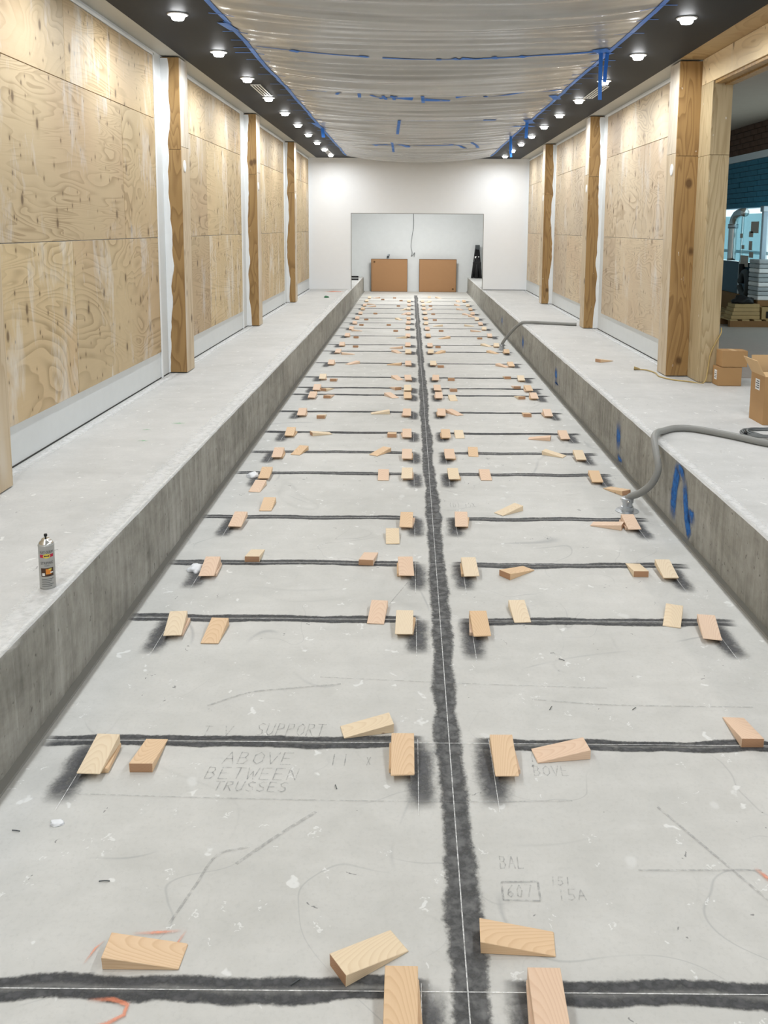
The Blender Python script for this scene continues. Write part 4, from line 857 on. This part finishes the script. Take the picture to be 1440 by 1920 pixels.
# lamp added to brighten the recess, out of sight above the opening
r = tag(empty('added_recess_lamp', (.17, 25.6, 3.3)), 'added strip lamp brightening the recess, unseen above the opening', 'lamp')
adopt(r, box('housing', -.6, .94, 25.5, 25.7, 3.24, 3.299, M['alu'], bev=.01), box('diffuser', -.58, .92, 25.52, 25.68, 3.225, 3.24, M['lens'], bev=.004))
ld = bpy.data.lights.new('strip', 'AREA'); ld.shape = 'RECTANGLE'; ld.size = 1.5; ld.size_y = .16; ld.energy = 112; ld.color = (1, .99, .96)
lo = bpy.data.objects.new('lamp', ld); lo.location = (.17, 25.6, 3.215); link(lo); adopt(r, lo)

# ------------------------------------------------------------------ conduits, cords, cartons on the right slab
def conduit(pts, base, label, R=.026):
    r = tag(empty('flexible_conduit', base), label, 'conduit')
    bx0, by0 = base[0], base[1]
    P = [tube('hose', pts, R, M['conduit'], None, 14, 10), lathe('floor_flange', [(.085, .001), (.085, .004), (.046, .006), (.045, .035), (.036, .037), (.036, .065), (.042, .067), (.042, .098), (.030, .10)], M['galv'], None, 24, at=(bx0, by0, 0), smooth=False)]
    for k in range(3):
        a = k*2.1+.4; P.append(lathe('screw', [(.009, 0), (.009, .014), (.005, .016)], M['chrome'], None, 8, at=(bx0+.045*math.cos(a), by0+.045*math.sin(a), .075)))
    adopt(r, *P)
conduit([(1.607, 6.246, .09), (1.63, 6.235, .115), (1.69, 6.20, .155), (1.755, 6.16, .235), (1.795, 6.16, .34), (1.80, 6.24, .43), (1.825, 6.40, .505), (1.89, 6.56, .515), (1.98, 6.70, .498), (2.10, 6.80, .497), (2.25, 6.78, .497), (2.46, 6.56, .497), (2.66, 6.31, .497), (2.95, 6.15, .497), (3.4, 6.2, .497)], (1.607, 6.246, 0), 'grey flexible conduit curving from the floor over the curb beside blue marks')
conduit([(1.572, 14.85, .09), (1.59, 14.82, .14), (1.66, 14.75, .26), (1.76, 14.64, .40), (1.86, 14.55, .495), (1.98, 14.52, .51), (2.15, 14.60, .498), (2.4, 14.52, .497), (2.62, 14.42, .497), (2.74, 14.39, .497)], (1.572, 14.85, 0), 'grey flexible conduit curving from the floor to the middle right column')
r = tag(empty('extension_cord', (2.58, 9.84, SL)), 'tan extension cord lying by the broad right column', 'cord')
adopt(r, tube('cord', [(2.60, 9.835, SL+.012), (2.68, 9.79, SL+.010), (2.72, 9.60, SL+.009), (2.70, 9.38, SL+.009), (2.78, 9.18, SL+.009), (2.92, 9.07, SL+.009), (3.05, 8.99, SL+.012), (3.10, 9.03, SL+.15), (3.122, 9.045, SL+.30), (3.17, 9.046, SL+.42), (3.222, 9.05, SL+.52), (3.24, 9.1, SL+.57)], .007, M['cord'], None, 8),
      tube('plug', [(2.545, 9.855, SL+.02), (2.575, 9.845, SL+.018), (2.605, 9.835, SL+.013)], lambda t: .022-.012*t, M['brass'], None, 10))
r = tag(empty('cable_coil', (2.86, 6.62, SL)), 'thin grey cable coil lying behind the thick conduit at the right edge', 'cable')
cp = []
for i in range(64):
    t = i/63*2*math.pi*3.2; R = .19+.035*math.sin(i*.37)+.01*(i/63)
    cp.append((2.87+R*1.25*math.cos(t+2.4), 6.69+R*.8*math.sin(t+2.4), SL+.010+.012*(i/63)+.006*math.sin(i*1.3)))
cp = [(2.62, 6.70, SL+.02), (2.66, 6.80, SL+.013)] + cp[6:]
adopt(r, tube('cable', cp, .008, M['cable'], None, 6, 3), tube('end_sleeve', [(2.605, 6.66, SL+.02), (2.62, 6.70, SL+.02)], .014, M['black'], None, 8, curve=False))
# brown shim on the slab
r = put(WM[5], 'wooden_wedge', 2.345, 10.48, SL+.0018, 215, 'single brown wedge lying on the right walkway', 'loose wedges on the walkway')

def carton(x0, x1, y0, y1, z0, z1, label, lab=None, rot=0.0, seam=True):
    r = tag(empty('cardboard_carton', ((x0+x1)/2, (y0+y1)/2, z0)), label, 'carton', 'cardboard cartons on the right slab')
    t = .004; P = []
    P.append(box('body', x0, x1, y0, y1, z0+.001, z1, M['card'], bev=.003))
    xm = (x0+x1)/2
    P.append(box('flap', x0+.002, xm-.002, y0+.002, y1-.002, z1+.0003, z1+.003, M['card'])); P.append(box('flap', xm+.002, x1-.002, y0+.002, y1-.002, z1+.0003, z1+.003, M['card']))
    P.append(box('tape', xm-.025, xm+.025, y0-.0012, y1+.0012, z1+.0032, z1+.0038, M['cardlt']))
    if lab:
        (la, lb, lz0, lz1) = lab
        pl = box('paper_label', x0-.0015, x0-.0004, la, lb, lz0, lz1, M['paper']); P.append(pl)
        for k in range(4):
            zz = lz0+(lz1-lz0)*(.18+.18*k); box('print', x0-.002, x0-.0016, la+.012, lb-.012-(k % 2)*.02, zz, zz+.008, M['ink'], pl)
    adopt(r, *P)
    if rot:
        r.rotation_euler.z = rot
    return r
carton(3.15, 3.39, 8.86, 9.03, SL, SL+.19, 'lower carton of the small stack beside the boarded jamb', (8.90, 8.97, SL+.06, SL+.16))
carton(3.18, 3.44, 8.86, 9.03, SL+.196, SL+.36, 'upper carton of the small stack beside the boarded jamb')
# open carton at the right edge
ox0, ox1, oy0, oy1, oz = 2.89, 3.25, 7.05, 7.34, SL+.40
r = tag(empty('open_carton', ((ox0+ox1)/2, (oy0+oy1)/2, SL)), 'tall open cardboard carton with raised flaps at the right edge', 'carton', 'cardboard cartons on the right slab')
P = [box('wall', ox0, ox0+.005, oy0, oy1, SL+.001, oz, M['card']), box('wall', ox1-.005, ox1, oy0, oy1, SL+.001, oz, M['card']), box('wall', ox0+.005, ox1-.005, oy0, oy0+.005, SL+.001, oz, M['card']), box('wall', ox0+.005, ox1-.005, oy1-.005, oy1, SL+.001, oz, M['card']), box('bottom', ox0+.005, ox1-.005, oy0+.005, oy1-.005, SL+.001, SL+.006, M['card'])]
P.append(box('flap', ox0+.003, ox1-.003, oy1-.005, oy1, oz, oz+.14, M['cardlt'], rot=Matrix.Rotation(math.radians(-12), 3, 'X'), piv=Vector((0, oy1, oz))))
P.append(box('flap', ox0, ox0+.005, oy0, oy1, oz, oz+.15, M['cardlt'], rot=Matrix.Rotation(math.radians(-30), 3, 'Y'), piv=Vector((ox0, 0, oz))))
P.append(box('flap', ox0+.004, ox1-.004, oy0, oy0+.005, oz, oz+.13, M['cardlt'], rot=Matrix.Rotation(math.radians(-80), 3, 'X'), piv=Vector((0, oy0, oz))))
P.append(box('flap', ox1-.005, ox1, oy0, oy1, oz, oz+.15, M['cardlt'], rot=Matrix.Rotation(math.radians(60), 3, 'Y'), piv=Vector((ox1, 0, oz))))
P.append(box('paper_label', ox0-.0015, ox0-.0003, oy0+.10, oy0+.19, SL+.27, SL+.36, M['paper']))
for k in range(4): box('print', ox0-.0022, ox0-.0016, oy0+.112, oy0+.178-(k % 2)*.015, SL+.285+.018*k, SL+.293+.018*k, M['ink'], P[-1])
adopt(r, *P)

# ------------------------------------------------------------------ spray can on the left walkway
cx, cy, cr = -1.586, 3.70, .0335
r = tag(empty('spray_can', (cx, cy, SL)), 'grey striping paint spray can standing on the left walkway', 'spray can')
P = [lathe('can_body', [(.030, .001), (.0335, .003), (.0342, .006), (.0335, .010), (.0335, .190), (.0345, .193), (.0345, .197), (.0325, .199)], M['can'], None, 36, at=(cx, cy, SL)),
     lathe('dome', [(.0325, .1985), (.031, .203), (.026, .211), (.019, .217), (.0185, .220), (.0165, .222), (.010, .222)], M['chrome'], None, 32, at=(cx, cy, SL)),
     lathe('nozzle', [(.0035, .222), (.0035, .232), (.007, .232), (.0075, .240), (.006, .243)], M['black'], None, 16, at=(cx, cy, SL))]
A0 = math.atan2(-cy, -cx)       # side turned to the room
def bent(name, V, F, mat, dr=.0006):
    out = []
    for (u, z) in V:
        a = A0+u/cr; out.append((cx+(cr+dr)*math.cos(a), cy+(cr+dr)*math.sin(a), SL+z))
    return mesh(name, out, F, mat, None)
def bent_rect(name, u0, u1, z0, z1, mat, dr=.0005, n=14):
    V, F = [], []
    for i in range(n+1):
        u = u0+(u1-u0)*i/n; V += [(u, z0), (u, z1)]
    for i in range(n): F.append((2*i, 2*i+2, 2*i+3, 2*i+1))
    return bent(name, V, F, mat, dr)
def bent_text(body, zc, w, h, mat, dr=.0009):
    V, F = text_mesh(body, 1.0); x0, x1 = min(v.x for v in V), max(v.x for v in V); y0, y1 = min(v.y for v in V), max(v.y for v in V)
    return bent('print', [((v.x-(x0+x1)/2)/(x1-x0)*w, zc+(v.y-(y0+y1)/2)/(y1-y0)*h) for v in V], F, mat, dr)
P += [bent_text('RUST-OLEUM', .170, .056, .011, M['ink']), bent_rect('print', -.030, .030, .146, .159, M['red']), bent_text('STRIPING', .121, .052, .012, M['greyp']), bent_text('PAINT', .109, .020, .005, M['greyp'])]
n = 24; V = [(0, .1525)]+[(.015*math.cos(2*math.pi*k/n), .1525+.010*math.sin(2*math.pi*k/n)) for k in range(n)]
P.append(bent('print', V, [(0, 1+k, 1+(k+1) % n) for k in range(n)], M['yellow'], .0010)); P.append(bent_rect('print', -.010, .010, .1505, .1545, M['ink'], .0014))
P += [bent_rect('print', -.027, .027, .060, .098, M['brownp']), bent_rect('print', -.006, .016, .070, .094, M['orangep'], .0009), bent_rect('print', -.022, -.010, .064, .076, M['whitep'], .0009), bent_rect('print', .012, .024, .074, .080, M['whitep'], .0012), bent_rect('print', .006, .018, .088, .095, M['yellow'], .0012)]
for k in range(5): P.append(bent_rect('print', -.026, .026-(k % 3)*.008, .047-.008*k, .0495-.008*k, M['greyp']))
adopt(r, *P[:3])
for o in P[3:]: o.parent = P[0]

# ------------------------------------------------------------------ bits of debris
def lump(name, x, y, z, s, label, mat, cat, seed):
    bm = bmesh.new(); bmesh.ops.create_icosphere(bm, subdivisions=3, radius=1.0)
    for v in bm.verts:
        d = 1+.45*mn.noise(v.co*1.6+Vector((seed, 0, 0)))+.2*mn.noise(v.co*4+Vector((0, seed, 0)))
        v.co = Vector((v.co.x*d*s[0], v.co.y*d*s[1], max(v.co.z*d, -.35)*s[2]))
    mz = min(v.co.z for v in bm.verts)
    for v in bm.verts: v.co.z -= mz
    o = bmobj(name, bm, mat, None, True); o.location = (x, y, z+.0006)
    return tag(o, label, cat)
lump('plaster_chip', -1.207, 2.79, 0, (.026, .016, .007), 'small white plaster chip on the floor near the left curb', M['plasterchip'], 'debris', 3)
lump('crumpled_rag', -1.275, 5.07, 0, (.045, .055, .022), 'crumpled white rag beside the left-curb stack, fourth cross stripe', M['plasterchip'], 'rag', 5)
lump('crumpled_rag', -1.29, 7.08, 0, (.05, .06, .022), 'crumpled white rag beside the left-curb stack, sixth cross stripe', M['plasterchip'], 'rag', 8)
lump('green_cap', -1.89, 19.9, SL, (.055, .07, .03), 'small dark green lump on the left walkway near the end wall', plain('green_plastic', (.03, .16, .07), .5), 'cap', 9)
dr = random.Random(3)
for i, (x, y) in enumerate(((-.30, 2.15), (.62, 3.55), (-.26, 3.0), (-.95, 2.52), (.98, 3.55), (-1.33, 2.75), (.74, 3.98))):
    a = dr.uniform(0, 3); l = .012+.006*dr.random()
    o = tube('wood_splinter', [(x-l*math.cos(a), y-l*math.sin(a), .003), (x, y, .0042), (x+l*math.cos(a), y+l*math.sin(a), .003)], .0016, M['darkgrey'], None, 5, 2)
    tag(o, ['dark splinter between the left stacks at the front edge', 'dark splinter right of the centre band, before the third stripe', 'dark splinter beside the pencilled word, second stripe', 'dark splinter on bare floor at left front', 'dark splinter right of centre near the second stripe', 'dark splinter beside the white plaster chip', 'dark splinter between second and third stripe, right'][i], 'splinter', 'splinters on the floor')

# ------------------------------------------------------------------ goods in the next room
def pallet(x0, x1, y0, y1, z, label):
    r = tag(empty('wooden_pallet', ((x0+x1)/2, (y0+y1)/2, z)), label, 'pallet', 'pallets in the next room')
    P = []
    for k in range(3):
        yy = y0+(y1-y0-.1)*k/2; P.append(box('runner', x0, x1, yy, yy+.1, z+.001, z+.10, M['lumberdk']))
    n = 6
    for k in range(n):
        xx = x0+(x1-x0-.12)*k/(n-1); P.append(box('slat', xx, xx+.12, y0, y1, z+.101, z+.122, M['lumber'], bev=.002))
    adopt(r, *P)
pallet(5.25, 6.35, 14.35, 15.35, SL+.004, 'pallet with lumber in the next room, nearer one')
pallet(5.35, 6.35, 15.6, 17.2, SL+.004, 'pallet under the glass panels in the next room')
for k in range(4):
    z = SL+.129+.062*k
    tag(box('lumber_piece', 5.28+.02*k, 5.75, 14.4+.01*k, 14.75, z, z+.058, M['lumber'], bev=.003), '%s board from the bottom of the lumber stack on the pallet' % ORD[k+1], 'board', 'lumber on the pallet')
r = tag(empty('lumber_crate', (6.0, 14.6, SL+.125)), 'open wooden crate on the nearer pallet in the next room', 'crate')
adopt(r, box('side', 5.78, 6.32, 14.40, 14.43, SL+.127, SL+.33, M['lumber'], bev=.002), box('side', 5.78, 6.32, 14.97, 15.0, SL+.127, SL+.33, M['lumber'], bev=.002), box('side', 5.78, 5.81, 14.44, 14.96, SL+.127, SL+.33, M['lumber'], bev=.002), box('side', 6.29, 6.32, 14.44, 14.96, SL+.127, SL+.33, M['lumber'], bev=.002), box('cover', 5.85, 6.1, 14.39, 14.399, SL+.15, SL+.26, M['black']))
lump('black_bundle', 5.52, 14.58, SL+.378, (.17, .12, .09), 'black plastic bundle lying on the lumber in the next room', M['black'], 'bundle', 4)
r = tag(empty('glass_panel_rack', (6.05, 16.0, SL+.125)), 'rack of glass panels with dark lower panes in the next room', 'glass rack')
zb = SL+.43
P = [box('base_board', 5.95, 6.2, 15.1, 17.05, SL+.127, zb, M['lumberdk'], bev=.004), box('dark_pane', 6.0, 6.02, 15.12, 16.06, zb, 1.48, M['glassdk']), box('dark_pane', 6.0, 6.02, 16.10, 17.05, zb, 1.48, M['glassdk']), box('divider', 5.985, 6.03, 16.06, 16.10, zb, 1.5, M['alu']),
     box('glass_pane', 6.01, 6.02, 15.12, 16.06, 1.49, 2.34, M['glass']), box('glass_pane', 6.01, 6.02, 16.10, 17.05, 1.49, 2.30, M['glass']), box('post', 5.96, 6.04, 15.03, 15.11, zb, 2.42, M['bluewall'], bev=.008), box('post_cap', 5.94, 6.06, 15.0, 15.14, 2.36, 2.46, M['galv'], bev=.01),
     tube('duct', [(5.9, 16.25, 1.5), (5.9, 16.25, 1.9), (5.9, 16.23, 2.18), (5.9, 16.12, 2.31), (5.9, 15.9, 2.36), (5.9, 15.7, 2.36)], .075, M['chrome'], None, 16), tube('duct_collar', [(5.9, 16.25, 2.08), (5.9, 16.25, 2.16)], .09, M['galv'], None, 16, curve=False)]
for (y, z, a, b) in ((15.45, 2.1, .34, .2), (15.6, 1.98, .18, .1), (16.05, 1.95, .12, .08), (15.6, 1.78, .14, .16), (15.95, 1.75, .12, .07), (15.55, 1.62, .18, .1), (15.85, 1.5, .36, .2)):
    P.append(box('sticker', 5.985, 5.992, y-a/2, y+a/2, z-b/2, z+b/2, M['sticker']))
adopt(r, *P)
adopt(r, tube('hose', [(5.93+.02*math.sin(k), 15.65+.2*math.cos(k*.6), 1.12+.2*math.sin(k*.6)) for k in range(11)], .05, M['darkgrey'], None, 10, 6), tube('spigot', [(5.95, 15.85, 1.1), (5.95, 15.86, 1.45)], .05, M['black'], None, 10))
for k in range(9):
    z = SL+.43+.075*k
    tag(box('wrapped_board', 5.75, 6.3, 14.55+.01*(k % 3), 14.99, z, z+.068, M['wrap'] if k % 3 else M['paper'], bev=.012), '%s grey wrapped board from the bottom of the stack in the next room' % ORD[k+1], 'wrapped board', 'wrapped boards in the next room')
r = tag(empty('timber_bearer', (6.0, 14.75, SL+.335)), 'two timber bearers under the grey wrapped boards', 'bearer')
adopt(r, box('bearer', 5.76, 6.3, 14.56, 14.64, SL+.331, SL+.428, M['lumberdk'], bev=.003), box('bearer', 5.76, 6.3, 14.88, 14.96, SL+.331, SL+.428, M['lumberdk'], bev=.003))

# fill lamps added out of view to brighten the next room
for x, y, lab in ((5.6, 9.0, 'added unseen fill lamp in the next room, farther one'), (5.6, 4.5, 'added unseen fill lamp in the next room, middle one'), (5.6, 0.0, 'added unseen fill lamp in the next room, nearest one')):
    r = tag(empty('added_fill_lamp', (x, y, 4.06)), lab, 'lamp', 'added fill lamps in the next room')
    adopt(r, box('frame', x-.16, x+.16, y-.16, y+.16, 4.03, 4.059, M['alu'], bev=.006), box('diffuser', x-.14, x+.14, y-.14, y+.14, 4.022, 4.03, M['lens'], bev=.002))
    ld = bpy.data.lights.new('room', 'AREA'); ld.size = .26; ld.energy = 24; ld.color = (1, .90, .80)
    lo = bpy.data.objects.new('lamp', ld); lo.location = (x, y, 4.015); link(lo); adopt(r, lo)
